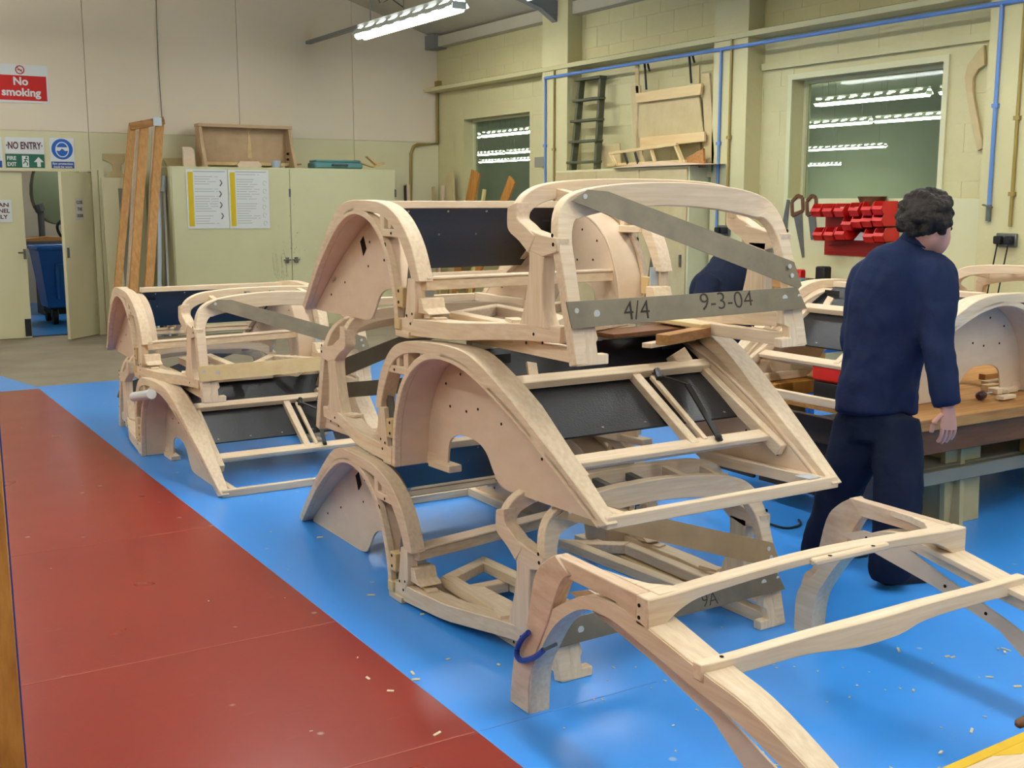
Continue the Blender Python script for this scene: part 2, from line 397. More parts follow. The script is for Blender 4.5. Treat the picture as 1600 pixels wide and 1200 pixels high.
# door leaves
dl = thing('door_leaf', 'closed cream door leaf left of the doorway gap', 'door', (1.9, YB+.05, 0))
del dl['category'], dl['label']; dl.name = 'door_1'; dl['kind'] = 'structure'
part('leaf', MB().box((DX0, YB+.03, .01), (2.275, YB+.07, 1.985)), 'paint_back_low', dl, .003)
part('handle', MB().box((2.235, YB-.03, .96), (2.26, YB+.03, 1.08)).tube([(2.25, YB-.03, 1.04), (2.17, YB-.04, 1.04)], .009), 'steel_grey', dl)
part('kick_plate', MB().box((2.2, YB+.018, .03), (2.27, YB+.03, .24)), 'black_iron', dl)
d2 = thing('door_2', '', '', (3.05, YB, 0)); del d2['category'], d2['label']; d2['kind'] = 'structure'
h = V(3.05, YB+.03, 0); e = V(2.62, YB-.40, 0); dr = (e-h).normalized(); nn = V(-dr.y, dr.x, 0)
def leafbox(t0, t1, n0, n1, z0, z1):
    P = [h+dr*t0+nn*n0, h+dr*t1+nn*n0, h+dr*t1+nn*n1, h+dr*t0+nn*n1]
    return MB().prism([V(p.x, p.y, z0) for p in P], (0, 0, z1-z0))
LW = (e-h).length
part('leaf', leafbox(0, LW, -.02, .02, .01, 1.99), 'paint_back_low', d2, .003)
part('notice', leafbox(.2, .36, .021, .023, 1.42, 1.68), 'white_card', d2)
ang = math.atan2(-dr.y, -dr.x)
cpos = h+dr*.28+nn*.0245
for q, t in ((1.63, 'CLOSE'), (1.55, 'THE'), (1.47, 'DOOR')):
    text_at('lettering', t, .055, 'maroon_ink', V(cpos.x, cpos.y, q), (R(90), 0, ang), d2, .001, None if t == 'THE' else .12)
part('lock', leafbox(LW-.06, LW-.03, .02, .035, .98, 1.1), 'steel_grey', d2)
for z in (.25, 1.0, 1.75): part('hinge', leafbox(.0, .05, .02, .026, z, z+.09), 'paint_back_low', d2)
struct('trim_13', MB().box((DX0-.06, YB-.015, 0), (DX0, YB+.0, DZ+.05)).box((DX1, YB-.02, 0), (DX1+.07, YB, DZ+.02)).box((DX0, YB-.015, DZ-.005), (DX1, YB+.03, DZ+.03)), 'paint_back_low')
struct('trim_14', MB().box((3.14, YB-.035, 0), (3.21, YB, 2.02)), 'paint_back_low')
# room seen through the door
nx0, nx1, ny1 = .5, 6.0, 20.0
struct('floor_beyond', MB().box((nx0, YB+.2, -.05), (nx1, ny1, 0)), 'floor_blue').name = 'floor_2'
struct('wall_far', MB().box((nx0, ny1, 0), (nx1, ny1+.1, 3)), 'paint_back_high')
struct('wall_far_left', MB().box((nx0-.1, YB+.2, 0), (nx0, ny1, 3)), 'paint_back_high')
struct('wall_far_right', MB().box((nx1, YB+.2, 0), (nx1+.1, ny1, 3)), 'paint_back_high')
struct('ceiling_2', MB().box((nx0, YB+.2, 3), (nx1, ny1, 3.1)), 'roof')
# hall seen through the windows
hx0, hx1, hy0, hy1, hz = XR+.32, 52, 1.0, 60, 6.0
struct('floor_3', MB().box((hx0, hy0, -.05), (hx1, hy1, 0)), 'hall_floor')
struct('wall_hall_far', MB().box((hx1, hy0, 0), (hx1+.2, hy1, hz)), 'hall_wall')
struct('wall_hall_end', MB().box((hx0, hy1, 0), (hx1, hy1+.2, hz)), 'hall_wall')
struct('wall_hall_front', MB().box((hx0, hy0-.2, 0), (hx1, hy0, hz)), 'hall_wall')
struct('wall_hall_near', MB().box((hx0, YB+.3, 0), (hx0+.1, hy1, hz)), 'hall_wall')
struct('ceiling_3', MB().box((hx0, hy0, hz), (hx1, hy1, hz+.1)), 'hall_wall')
# ------------------------------------------------------------------ fluorescent fittings (they light the place)
def fitting(x, y0, y1, z, label, group, full=True, tm='tube_on', bare=False, top=None, deep=False):
    t = thing('fluorescent_lamp', label, 'lamp', (x, (y0+y1)/2, z), group)
    # reflector: two sloping sides; the upper strips are pierced by slots
    m = MB()
    for s in (() if bare else (-1, 1)):
        m.prism([(x+s*.075, y0, z+.085), (x+s*.115, y0, z+.03), (x+s*.118, y0, z+.032), (x+s*.078, y0, z+.087)], (0, y1-y0, 0))
        n = max(3, int((y1-y0)/.28)); st = (y1-y0)/n
        for k in range(n):
            a = y0+k*st; b = a+st*(.42 if full else .42)
            m.prism([(x+s*.03, a, z+.12), (x+s*.075, a, z+.085), (x+s*.078, a, z+.087), (x+s*.03, a, z+.123)], (0, b-a, 0))
    if deep:
        for s in (-1, 1): m.prism([(x+s*.115, y0, z+.03), (x+s*.175, y0, z-.045), (x+s*.178, y0, z-.043), (x+s*.118, y0, z+.032)], (0, y1-y0, 0))
    m.box((x-.035, y0, z+.118), (x+.035, y1, z+.16))
    part('reflector', m, 'reflector', t)
    for s in (-.045, .045):
        part('tube', MB().tube([(x+s, y0+.03, z+(.035 if bare else .012)), (x+s, y1-.03, z+(.035 if bare else .012))], (.021 if bare else .028), 10), tm, t)
    if top is None: top = roofz(x) if x > XM else roofz(XM)-RS*(XM-x)
    for y in (y0+.3, y1-.3): part('hanger', MB().tube([(x, y, z+.16), (x, y, top)], .005, 5), 'steel_beam', t)
    for y in (y0, y1-.02): part('end_cap', MB().box((x-.08, y, z+.01), (x+.08, y+.02, z+.085)), 'reflector', t)
    return t
vis = fitting(5.92, 10.62, 13.08, 3.58, 'lit twin-tube fluorescent lamp hanging near the ceiling in the corner', None)
part('trunking', MB().box((5.885, 13.08, 3.70), (5.955, YB, 3.74)), 'steel_beam', vis)
part('hanger', MB().tube([(5.92, 11.9, 3.74), (5.92, 11.9, roofz(5.92)-.03)], .006, 6), 'steel_beam', vis)
part('cable', MB().tube([(5.92, 11.9, 3.78), (5.86, 12.1, 3.9), (5.8, 12.25, 3.86), (5.78, 12.35, 4.02), (5.82, 12.4, 4.3)], .006, 6), 'rubber', vis)
off = 'ceiling lamps above the frame of the photo'
for x, ys in ((5.92, (7.2, 3.6, .2, -3.2)), (2.6, (5.6, 2.8, -.4, -3.4)), (.85, (11.6,)), (-.6, (8.2, 4.8, 1.4, -2)), (-3.6, (10.0, 5.6, 1))):
    for y in ys:
        fitting(x, y, y+2.4, 3.58, 'unseen ceiling lamp added to light the workshop', off, bare=x < 2, deep=x >= 2)
offh = 'lamps of the hall beyond the windows'
for x, ys in ((17.7, (11.2, 14.2, 17.6, 27.6, 30.6)), (22.7, (17.0, 19.9)), (24.65, (37.6, 40.6)), (29.4, (45.0, 48.0)), (33.2, (28.4, 31.2)), (47.4, (43.5, 46.6))):
    for y in ys:
        fitting(x, y, y+2.75, 3.55, 'unseen lamp added to brighten the next hall', offh, tm='tube_far', top=hz)
for x, y in ((12, 2), (18, 2), (24, 3)): fitting(x, y, y+2.4, 5.2, 'unseen lamp added to brighten the next hall', offh, tm='tube_far', top=hz)  # out-of-view lamps added to lift the hall's brightness behind the glass
fitting(3.3, 16.2, 18.4, 2.7, 'ceiling lamp in the room behind the doorway', None, top=3.0, bare=True)
# ------------------------------------------------------------------ the wooden car body frames
WOUT = [(0,.53),(.3,.54),(.45,.575),(.67,.62),(.92,.64),(1.16,.655),(1.5,.65),(1.8,.625),(2.1,.59),(2.42,.545)]
def wo(a): return interp(WOUT, a)
PW = .495       # inner plywood panel
PARTS = []      # (name, mesh, bevel, parent index, label, kind)
def P(name, mb, mats, bevel=.003, parent=None, label=None, kind=None, smooth=35):
    PARTS.append((name, mb.mesh(name, mats, smooth), bevel, parent, label, kind)); return len(PARTS)-1
def band(mb, outer, inner, fo, fi, s):
    rings = []
    for (a, z), (b, y) in zip(outer, inner):
        rings.append([(s*fo(a), a, z), (s*fi(a), a, z), (s*fi(b), b, y), (s*fo(b), b, y)])
    mb.loft(rings); return mb
ARCH = crom([(1.125,.0),(1.137,.12),(1.168,.24),(1.235,.36),(1.35,.45),(1.50,.487),(1.66,.465),(1.82,.395),(2.02,.275),(2.2,.145),(2.385,.0)], 5)
def offs(path, d):
    out = []
    for i, p in enumerate(path):
        q0 = path[max(i-1,0)]; q1 = path[min(i+1,len(path)-1)]
        t = Vector((q1[0]-q0[0], q1[1]-q0[1])).normalized(); out.append((p[0]-t.y*d, p[1]+t.x*d))
    return out
for s in (-1, 1):
    # sill, bowed outwards in plan
    st = [i/16 for i in range(17)]
    rings = []
    for t in st:
        a = .10+t*.99; w = wo(a)
        z0 = interp([(.1,.068),(.4,.05),(.7,.022),(1.16,.004)], a); z1 = interp([(.1,.125),(.4,.112),(.7,.09),(1.16,.075)], a)
        wi = w-.085 if a > .4 else w-.06
        rings.append([(s*w, a, z0), (s*wi, a, z0), (s*wi, a, z1), (s*w, a, z1)])
    P('sill', MB().loft(rings), 'ash_y')
    P('chassis_rail', MB().box((s*.475-.026, .02, 0), (s*.475+.026, 1.2, .05)), 'ash_y')
    for a in (.42, .88):
        P('packing_piece', MB().cbox((s*(wo(a)-.055), a, .118 if a < .6 else .088), (.05, .09, .012), (0, 0, s*.25)), 'ash_y', .001)
    P('floor_board', MB().prism([(s*(wo(.5)-.085), .45, .028), (s*(wo(.8)-.085), .8, .028), (s*(wo(1.1)-.085), 1.1, .028), (s*.43, 1.1, .028), (s*.40, .45, .028)], (0,0,.02)), 'ply_yellow')
    # hinge post with flared foot, the block to the front hoop and the kink up to the dash hoop
    hp = [(.155,.35,.11),(.19,.325,.16),(.20,.30,.24),(.195,.285,.33),(.19,.29,.385)]
    hp = crom(hp, 4)
    P('hinge_post', MB().loft([[(s*.54,a0,z),(s*.487,a0,z),(s*.487,a1,z),(s*.54,a1,z)] for a0,a1,z in hp]), 'ash_z')
    P('hinge_block', MB().prism([(s*.542,.11,.375),(s*.542,.11,.422),(s*.542,.20,.43),(s*.542,.31,.45),(s*.542,.285,.375),(s*.542,.2,.355)], (-s*.055,0,0)), 'ash_y')
    kk = crom([(.24,.425,.285,.365),(.31,.462,.345,.405),(.355,.483,.415,.44),(.362,.51,.425,.482),(.362,.54,.42,.525)], 4)
    P('pillar_kink', MB().loft([[(s*.545,a,z),(s*.49,a,z),(s*.49,b,y),(s*.545,b,y)] for a,z,b,y in kk]), 'ash_y')
    # foot of the front hoop
    P('foot_block', MB().prism([(s*.53,.0,0),(s*.40,.0,0),(s*.40,.0,.035),(s*.445,.0,.035),(s*.445,.01,.075),(s*.43,.02,.085),(s*.445,.055,.21),(s*.53,.055,.21)], (0,.04,0)), 'ash_z')
    # shut pillar and elbow rail
    o = crom([(.93,.23),(.955,.30),(1.0,.385),(1.07,.462),(1.15,.512),(1.26,.54),(1.42,.549),(1.6,.545),(1.74,.515),(1.9,.425),(2.1,.28),(2.28,.14),(2.43,.02)], 4)
    i_ = crom([(.99,.23),(1.012,.285),(1.055,.355),(1.115,.425),(1.185,.468),(1.28,.493),(1.42,.50),(1.58,.495),(1.71,.465),(1.86,.385),(2.06,.26),(2.24,.13),(2.395,.005)], 4)
    P('elbow_rail', band(MB(), o, i_, wo, lambda a: wo(a)-interp([(.9,.066),(1.15,.066),(1.45,.06),(1.7,.10),(2.0,wo(2.0)-PW),(2.42,wo(2.42)-PW)], a), s), 'ash_y')
    P('shut_pillar', MB().prism([(s*(wo(1.)-.0),.985,.06),(s*(wo(1.)),.96,.12),(s*wo(1.),.965,.24),(s*wo(1.),1.02,.24),(s*wo(1.),1.055,.06)], (-s*.05,0,0)), 'ash_z')
    pl = P('striker_plate', MB().box((min(s*(wo(1.)-.05),s*(wo(1.)-.095)),.975,.125), (max(s*(wo(1.)-.05),s*(wo(1.)-.095)),.982,.25)), 'steel_pale', 0)
    P('gusset_block', MB().prism([(s*(wo(.95)-.012),.985,.165),(s*(wo(.95)-.012),.93,.165),(s*(wo(.95)-.012),.915,.125),(s*(wo(.95)-.012),.87,.105),(s*(wo(.95)-.012),.985,.105)], (-s*.10,0,0)), 'ash_y')
    P('wing_plate', MB().prism([(s*(wo(1.1)-.02),1.04,.03),(s*(wo(1.1)-.03),1.0,.29),(s*(wo(1.1)-.03),1.06,.29),(s*(wo(1.1)-.03),1.115,.03)], (-s*.006,0,0)), 'steel_grey', 0)
    # wheel arch
    P('arch_rim', band(MB(), offs(ARCH,.028), ARCH, lambda a: wo(a), lambda a: wo(a)-.03, s), 'ash_y')
    P('arch_shell', band(MB(), offs(ARCH,.014), offs(ARCH,.001), lambda a: wo(a)-.03, lambda a: PW-.009, s), 'ply')
    cut = crom([(1.76,.0),(1.70,.012),(1.655,.055),(1.60,.125),(1.52,.158),(1.40,.16),(1.325,.13),(1.30,.06),(1.295,.0)], 4)
    pan = MB().prism([(s*PW,a,z) for a,z in [(p[0],max(p[1],.0)) for p in ARCH[:-1]]+[(2.36,.0)]+cut], (-s*.009,0,0))
    ip = P('arch_panel', pan, 'ply', 0)
    hm = MB()
    for a, z in ((1.33,.27),(1.46,.265),(1.55,.285),(1.72,.25),(1.99,.16),(2.16,.09),(1.7,.36),(1.42,.41),(1.3,.36)):
        hm.ring((s*(PW+.0005),a,z), .006, (s,0,0), 8, t=.001); hm.ring((s*(PW-.0095),a,z), .006, (-s,0,0), 8, t=.001)
    P('screw_hole', hm, 'hole', 0, ip, kind='stuff')
    P('cable_grommet', MB().prism([(s*(PW+.001),1.735,.33),(s*(PW+.001),1.765,.385),(s*(PW+.001),1.80,.36),(s*(PW+.001),1.77,.295)], (s*.002,0,0)), 'hole', 0, ip, 'dark diamond patch')
    P('tail_rail_side', MB().box((min(s*(PW-.01),s*(PW-.05)),1.76,0), (max(s*(PW-.01),s*(PW-.05)),2.40,.045)), 'ash_y')
    P('arch_foot', MB().box((min(s*.655,s*.50),1.0,0.0), (max(s*.645,s*.50),1.115,.028)), 'ash_y')
    P('panel_cleat', MB().box((min(s*(PW+.03),s*(PW-.03)),1.18,0), (max(s*(PW+.03),s*(PW-.03)),1.36,.03)), 'ash_y')
    P('pillar_block', MB().box((min(s*.65,s*.57),1.09,.40), (max(s*.65,s*.57),1.25,.432)), 'ash_y')
    P('pillar_strut', MB().box((min(s*.648,s*.59),1.225,.40), (max(s*.648,s*.59),1.265,.50)), 'ash_z')
    P('pillar_strut', MB().box((min(s*.648,s*.60),1.16,.432), (max(s*.648,s*.60),1.19,.48)), 'ash_z')
    bk = P('latch_block', MB().box((min(s*.652,s*.60),1.055,.12), (max(s*.652,s*.60),1.11,.20)), 'ply_yellow')
    bh = MB()
    for z in (.14, .185): bh.ring((s*.6525,1.09,z), .007, (s,0,0), 8, t=.001)
    bh.ring((s*.6525,1.15,.415), .006, (s,0,0), 8, t=.001); bh.ring((s*.6525,1.21,.365), .012, (s,0,0), 8, t=.001)
    for a, z in ((1.03,.09),(1.0,.06),(.985,.10),(.2,.06),(.255,.085),(.3,.05)): bh.ring((s*(wo(a)+.0005),a,z), .006, (s,0,0), 8, t=.001)
    for a, z in ((.13,.40),(.135,.43)): bh.ring((s*.5425,a,z), .007, (s,0,0), 8, t=.001)
    P('screw_hole', bh, 'hole', 0, kind='stuff')
    P('sill_end', MB().box((min(s*.66,s*.58),1.07,.03), (max(s*.645,s*.56),1.12,.075)), 'ply_yellow')
    # inner tail bar along the plywood and its brackets
    P('tail_bar', MB().beam((s*.465,1.72,.40), (s*.465,2.2,.115), .035, .05), 'ash_y')
    br = P('corner_bracket', MB().prism([(s*(PW-.012),1.60,.49),(s*(PW-.012),1.86,.345),(s*(PW-.012),1.83,.295),(s*(PW-.012),1.58,.42)], (-s*.004,0,0)).box((min(s*(PW-.012),s*(PW-.12)),1.60,.445), (max(s*(PW-.012),s*(PW-.12)),1.604,.50)), 'black_iron', 0)
    sm = MB()
    for a, z in ((1.79,.36),(1.74,.385),(1.69,.415)): sm.ring((s*(PW-.016),a,z), .008, (-s,0,0), 8, t=.002)
    P('screw_head', sm, 'screw', 0, br, kind='stuff')
# hoops
def hoop(front):
    if front: path = [(.535,.02,.0),(.535,.055,.14),(.535,.10,.30),(.53,.14,.42),(.505,.17,.505),(.455,.19,.556),(.36,.205,.586),(.2,.213,.605),(0,.215,.612)]; dep = [.05,.052,.055,.058,.07,.085,.09,.088,.085]
    else: path = [(.54,.39,.485),(.528,.39,.53),(.49,.387,.575),(.41,.383,.606),(.25,.38,.622),(0,.38,.627)]; dep = [.055,.055,.06,.06,.055,.055]
    full = [(p[0],p[1],p[2],d) for p,d in zip(path,dep)]
    full = [(-p[0],)+p[1:] for p in full][:-1] + full[::-1]
    full = crom(full, 6); rings = []
    th = .022
    for k, p in enumerate(full):
        q0 = full[max(k-1,0)]; q1 = full[min(k+1,len(full)-1)]
        t = Vector((q1[0]-q0[0], q1[1]-q0[1], q1[2]-q0[2])).normalized()
        n = Vector((t.z, 0, -t.x)).normalized()      # inward in the hoop's plane
        if n.dot(Vector((-p[0], 0, .25-p[2]))) < 0: n = -n
        c = Vector(p[:3]); f = t.cross(n).normalized()*th
        rings.append([c+f, c-f, c+n*p[3]-f, c+n*p[3]+f])
    return MB().loft(rings)
P('front_hoop', hoop(True), 'ash_x')
P('dash_hoop', hoop(False), 'ash_x')
for w, mt, h_ in ((-.36,'ash_y',.02), (.20,'ash_y',.02), (-.14,'steel_grey',.006), (.02,'steel_grey',.006), (.40,'ash_y',.02)):
    zz = .608 if abs(w) < .3 else .575; z2 = .622 if abs(w) < .3 else .60
    P('hoop_rib', MB().beam((w,.22,zz-.03), (w,.375,z2-.03), .03, .04 if h_ > .01 else .03), mt, .002)
# brace plates screwed across the front hoop
def plate(pts, nrm=(0,-1,0)):
    return MB().prism([(p[0],p[1],p[2]) for p in pts], (0,-.006,0))
i_low = P('brace_plate', plate([(-.555,.035,.215),(.50,.035,.222),(.535,.015,.142),(-.545,.015,.128)]), 'steel_plate', 0, None, 'low flat brace plate with a row of holes')
i_dia = P('brace_plate', plate([(-.455,.155,.545),(-.385,.16,.583),(-.30,.16,.577),(.525,.08,.315),(.55,.06,.225),(.53,.055,.215)]), 'steel_plate', 0, None, 'diagonal steel brace plate')
hm = MB()
for x, z, r_ in ((-.52,.185,.009),(-.44,.172,.013),(.43,.185,.013),(.505,.19,.008)): hm.ring((x,.0088+(z-.13)*.23,z), r_, (0,-1,0), 10)
P('plate_hole', hm, 'white_card', 0, i_low, kind='stuff')
hm = MB()
for x, y, z in ((-.40,.149,.560),(.50,.058,.265),(.49,.062,.30)): hm.ring((x,y,z), .009, (0,-1,0), 10)
P('plate_hole', hm, 'white_card', 0, i_dia, kind='stuff')
# cross members
P('seat_rail', MB().beam((-.61,.955,.215), (.49,1.20,.20), .045, .042), 'ash_x')
P('seat_cleat', MB().beam((-.61,.965,.242), (.49,1.21,.227), .075, .01), 'ply')
bp = crom([(1.50,.515),(1.60,.455),(1.75,.37),(1.87,.29),(1.97,.215)], 3)
m = MB(); m.loft([[(-.486,a,z),(.486,a,z),(.486,a+.006,z+.008),(-.486,a+.006,z+.008)] for a,z in bp])
ib = P('trim_panel', m, 'black_vinyl', 0)
sm = MB()
for x in (-.40,-.2,.0,.2,.40):
    sm.ring((x,1.955,.238), .005, (0,.35,1), 8, t=.003); sm.ring((x,1.497,.50), .005, (0,-.6,-.6), 8, t=.005)
    sm.ring((x+.06,1.70,.392), .004, (0,-.5,-.8), 8, t=.006)
P('screw_head', sm, 'screw', 0, ib, kind='stuff')
P('top_rail', MB().box((-.50,1.475,.512), (.50,1.52,.545)).box((-.10,1.518,.516), (.30,1.56,.543)), 'ash_x')
P('upper_tail_rail', MB().cbox((0,1.755,.405), (.97,.05,.035), (-.5,0,0)), 'ash_x')
P('lower_tail_rail', MB().cbox((0,2.12,.165), (.99,.06,.022), (-.35,0,0)).cbox((0,2.10,.145), (.95,.025,.03), (-.35,0,0)), 'ash_x')
P('tail_rail', MB().box((-.535,2.385,.0), (.535,2.42,.042)), 'ash_x')
P('tail_strut', MB().beam((-.10,1.76,.392), (-.10,2.12,.16), .04, .035), 'ash_y')
P('tail_slat', MB().beam((-.16,1.80,.385), (-.16,2.11,.175), .022, .018), 'ash_y', .002)
P('stay_bracket', MB().tube([(-.165,1.84,.38),(-.185,1.80,.41)], .014, 8).beam((-.165,1.80,.40), (-.24,1.92,.36), .022, .006).beam((-.24,1.92,.36), (-.20,2.15,.175), .022, .008).ball((-.20,2.14,.185), .014), 'black_iron', 0, None, 'black iron stay')
P('upright_tab', MB().beam((.36,1.74,.40), (.345,1.70,.47), .045, .012, (0,1,0)), 'ash_z', .001)
P('stop_block', MB().cbox((-.37,1.72,.435), (.085,.05,.06), (.5,.3,.2)), 'ash_x')
P('corner_plate', MB().box((-.46,2.33,.044), (-.40,2.40,.047)), 'steel_pale', 0)
def frame(label, loc, rz, rx=0, swap=None, skip=(), sy=1):
    t = bpy.data.objects.new('car_body_frame', None); COL.objects.link(t); t.empty_display_size = .1
    t.location = loc; t.rotation_euler = (rx, 0, rz); t.scale = (1, sy, 1); t['label'] = label; t['category'] = 'car body frame'; t['group'] = 'ash car body frames'
    made = []
    for k, (name, me, bv, par, lab, kind) in enumerate(PARTS):
        if k in skip: made.append(None); continue
        o = link(name, me, t if par is None else made[par], bv)
        if lab: o['label'] = lab
        if kind: o['kind'] = kind
        if swap and k in swap:
            o.material_slots[0].link = 'OBJECT'; o.material_slots[0].material = MAT[swap[k]]
        made.append(o)
    return t, made
F1, m1 = frame('topmost frame of the tall central stack, brace plate marked 4/4 9-3-04', (2.685,3.08,1.105), 0)
F2, m2 = frame('middle frame of the central stack, turned tail-on with its wheel arch to the left', (2.68,5.38,.51), PI, R(1.9), sy=1.03)
F3, m3 = frame('bottom frame of the central stack standing on the blue floor', (2.64,3.09,.0), 0, 0, {i_dia: 'steel_wood_reflection'})
F4, m4 = frame('upper frame of the left stack with a pale wooden brace board', (2.43,6.47,.49), 0, R(1.2), {i_low: 'ply_yellow'})
F5b, m5 = frame('lower frame of the left stack, tail towards the camera on the blue floor', (2.42,8.62,.0), PI, 0, sy=1.02)
F6, m6 = frame('frame lying on the workbench behind the walking man', (6.68,4.25,.635), R(90))
m4[i_low]['label'] = 'pale yellow plywood brace board'
# chalk marks on the plates
def plate_text(o, t, size, x, z, flip=False, width=None):
    yoff = .0078; me = text_mesh(t, size, 'ink', .0006, -.0008, width)
    me.transform(Matrix.Rotation(R(180), 4, 'Z') if flip else Matrix.Identity(4))
    me.transform(Matrix.Rotation(R(90), 4, 'X')); me.transform(Matrix.Rotation(R(-13), 4, 'X')); me.transform(Matrix.Translation((x, yoff+(z-.13)*.23, z)))
    link('lettering', me, o)
plate_text(m1[i_low], '4/4', .095, -.27, .172, width=.11); plate_text(m1[i_low], '9-3-04', .09, .14, .186, width=.25)
plate_text(m3[i_low], '9A', .07, .15, .168); plate_text(m3[i_low], '7', .04, -.22, .15)
# ------------------------------------------------------------------ low trimming frame in the foreground
FX0, FX1 = 1.885, 3.235
def yz(px, py, X=1.90):
    p = on(px, py, 0, X); return (p.y, p.z)
ff = thing('rear_body_frame', 'low two-arch body frame in the right foreground, tail running out of the picture', 'car body frame', (2.56, 2.4, 0), 'ash car body frames')
a_out = crom([(3.03,.0),(3.02,.16),yz(836,1000),yz(857,961),yz(891,939),yz(921,931),yz(967,943),yz(1013,977),yz(1100,1047),yz(1200,1128),(1.50,.235),(1.28,.09),(1.2,.0)], 5)
a_in = crom([(2.945,.0),(2.93,.15),yz(852,1012),yz(871,978),yz(897,957),yz(923,951),yz(960,966),yz(1003,1000),yz(1086,1069),yz(1182,1150),(1.50,.19),(1.26,.05),(1.17,.0)], 5)
for sd in (0, 1):
    X = (lambda x: x) if sd == 0 else (lambda x: FX0+FX1-x)
    def ring4(o, i, x0, x1): return [(X(x0), o[0], o[1]), (X(x1), o[0], o[1]), (X(x1), i[0], i[1]), (X(x0), i[0], i[1])]
    part('arch_rim', MB().loft([ring4(o, i, FX0, FX0+.075) for o, i in zip(a_out, a_in)]), 'ash_y', ff, .003)
    k = len(a_out)
    st = [j for j in range(k) if a_out[j][0] < 2.45]
    part('tail_strip', MB().loft([ring4((a_out[j][0], a_out[j][1]+.004), (a_out[j][0]-.01, a_out[j][1]-.016), FX0+.004, FX0+.115-.06*max(0, (2.4-a_out[j][0])/1.2)) for j in st]), 'ash_y', ff, .002)
    # post rising to the elbow rail
    po = [yz(797,1088,1.885), (3.05,.10), (3.02,.22), yz(822,985,1.885), yz(835,905,1.885), yz(850,879,1.885), yz(869,867,1.885)]
    po[0] = (3.06, .0)
    pi_ = [(2.945,.0), (2.945,.10), yz(836,1030,1.885), yz(857,972,1.885), yz(872,925,1.885), yz(882,905,1.885), yz(892,899,1.885)]
    po = crom(po, 4); pi_ = crom(pi_, 4)
    part('post', MB().loft([ring4(o, i, FX0-.005, FX0+.046) for o, i in zip(po, pi_)]), 'ash_red', ff, .003)
    part('elbow_rail', MB().prism([(X(FX0+.003), *yz(866,867,1.888)), (X(FX0+.003), 2.401, .572), (X(FX0+.003), 2.401, .487), (X(FX0+.003), *yz(960,940,1.888)), (X(FX0+.003), *yz(884,903,1.888))], (X(FX0+.05)-X(FX0+.003), 0, 0)), 'ash_red', ff, .003)
    part('rail_fillet', MB().prism([(X(FX0+.05), 2.62, .55), (X(FX0+.05), 2.36, .55), (X(FX0+.20), 2.36, .55), (X(FX0+.13), 2.40, .55), (X(FX0+.085), 2.45, .55), (X(FX0+.06), 2.53, .55)], (0, 0, .025)), 'ash_x', ff, .002)
    ap = [(2.82,.44),(2.72,.477),(2.55,.475),(2.38,.41),(2.14,.335),(1.9,.25),(1.5,.19),(1.3,.07),(1.32,.0),(1.55,.0),(1.86,.06),(2.03,.21),(2.15,.29),(2.4,.36)]
    pn = part('tail_panel', MB().prism([(X(FX0+.066), y, z) for y, z in ap], (X(FX0+.074)-X(FX0+.066), 0, 0)), 'ply', ff)
    hm = MB()
    for y, z in ((2.7,.455),(2.36,.375),(2.2,.33),(2.0,.26)): hm.ring((X(FX0+.0745), y, z), .006, (X(1)-X(0), 0, 0), 8, t=.001)
    part('screw_hole', hm, 'hole', pn, kind='stuff')
# front rail, deep at its ends
rl = []
for t, h0, dz in ((0,.085,0),(.04,.085,0),(.09,.05,.003),(.16,.032,.008),(.35,.026,.018),(.5,.026,.022),(.65,.026,.018),(.84,.032,.008),(.91,.05,.003),(.96,.085,0),(1,.085,0)):
    rl.append((FX0+t*(FX1-FX0), h0, dz))
rl = crom(rl, 4)
part('front_rail', MB().loft([[(x,2.40,.572+dz),(x,2.345,.572+dz),(x,2.345,.572+dz-h0),(x,2.40,.572+dz-h0)] for x,h0,dz in rl]), 'ash_x', ff, .003)
part('batten', MB().beam((2.50,2.335,.577), (2.83,2.335,.577), .028, .022), 'ash_x', ff, .006)
part('batten_hole', MB().ring((2.57,2.33,.588), .007, (0,0,1), 8, t=.001).ring((2.76,2.33,.588), .007, (0,0,1), 8, t=.001), 'hole', ff, kind='stuff')
rl = crom([(1.878,.045,.035,0),(1.93,.05,.04,0),(2.05,.05,.04,0),(2.25,.052,.045,.004),(2.45,.072,.05,.004),(2.62,.07,.05,.004),(2.75,.05,.045,.004),(3.0,.045,.04,0),(3.2,.05,.04,0),(3.235,.045,.035,0)], 4)
part('middle_rail', MB().loft([[(x,2.15,.468+dz),(x,2.15-w,.468+dz),(x,2.15-w,.468+dz-h0),(x,2.15,.468+dz-h0)] for x,h0,w,dz in rl]), 'ash_x', ff, .006)
part('screw_hole', MB().ring((1.96,2.13,.47), .006, (0,0,1), 8, t=.001).ring((1.905,2.385,.545), .006, (-1,0,0), 8, t=.022).ring((1.905,2.385,.51), .006, (-1,0,0), 8, t=.022), 'hole', ff, kind='stuff')
# blue clamp gripping the post
cl = thing('c_clamp', 'blue metal clamp hooked round the post of the foreground frame', 'clamp', tuple(on(825,1040,0,1.87)))
c0 = [on(*p, 0, 1.865) for p in ((826,988),(816,998),(809,1012),(808,1025),(815,1032),(828,1030),(840,1024),(849,1016))]
part('jaw', MB().tube(crom([tuple(p) for p in c0], 4), .0095, 8), 'clamp_blue', cl)
part('screw_rod', MB().tube([c0[-1], c0[-1]+V(.05,.0,.01)], .006, 8), 'steel_grey', cl)
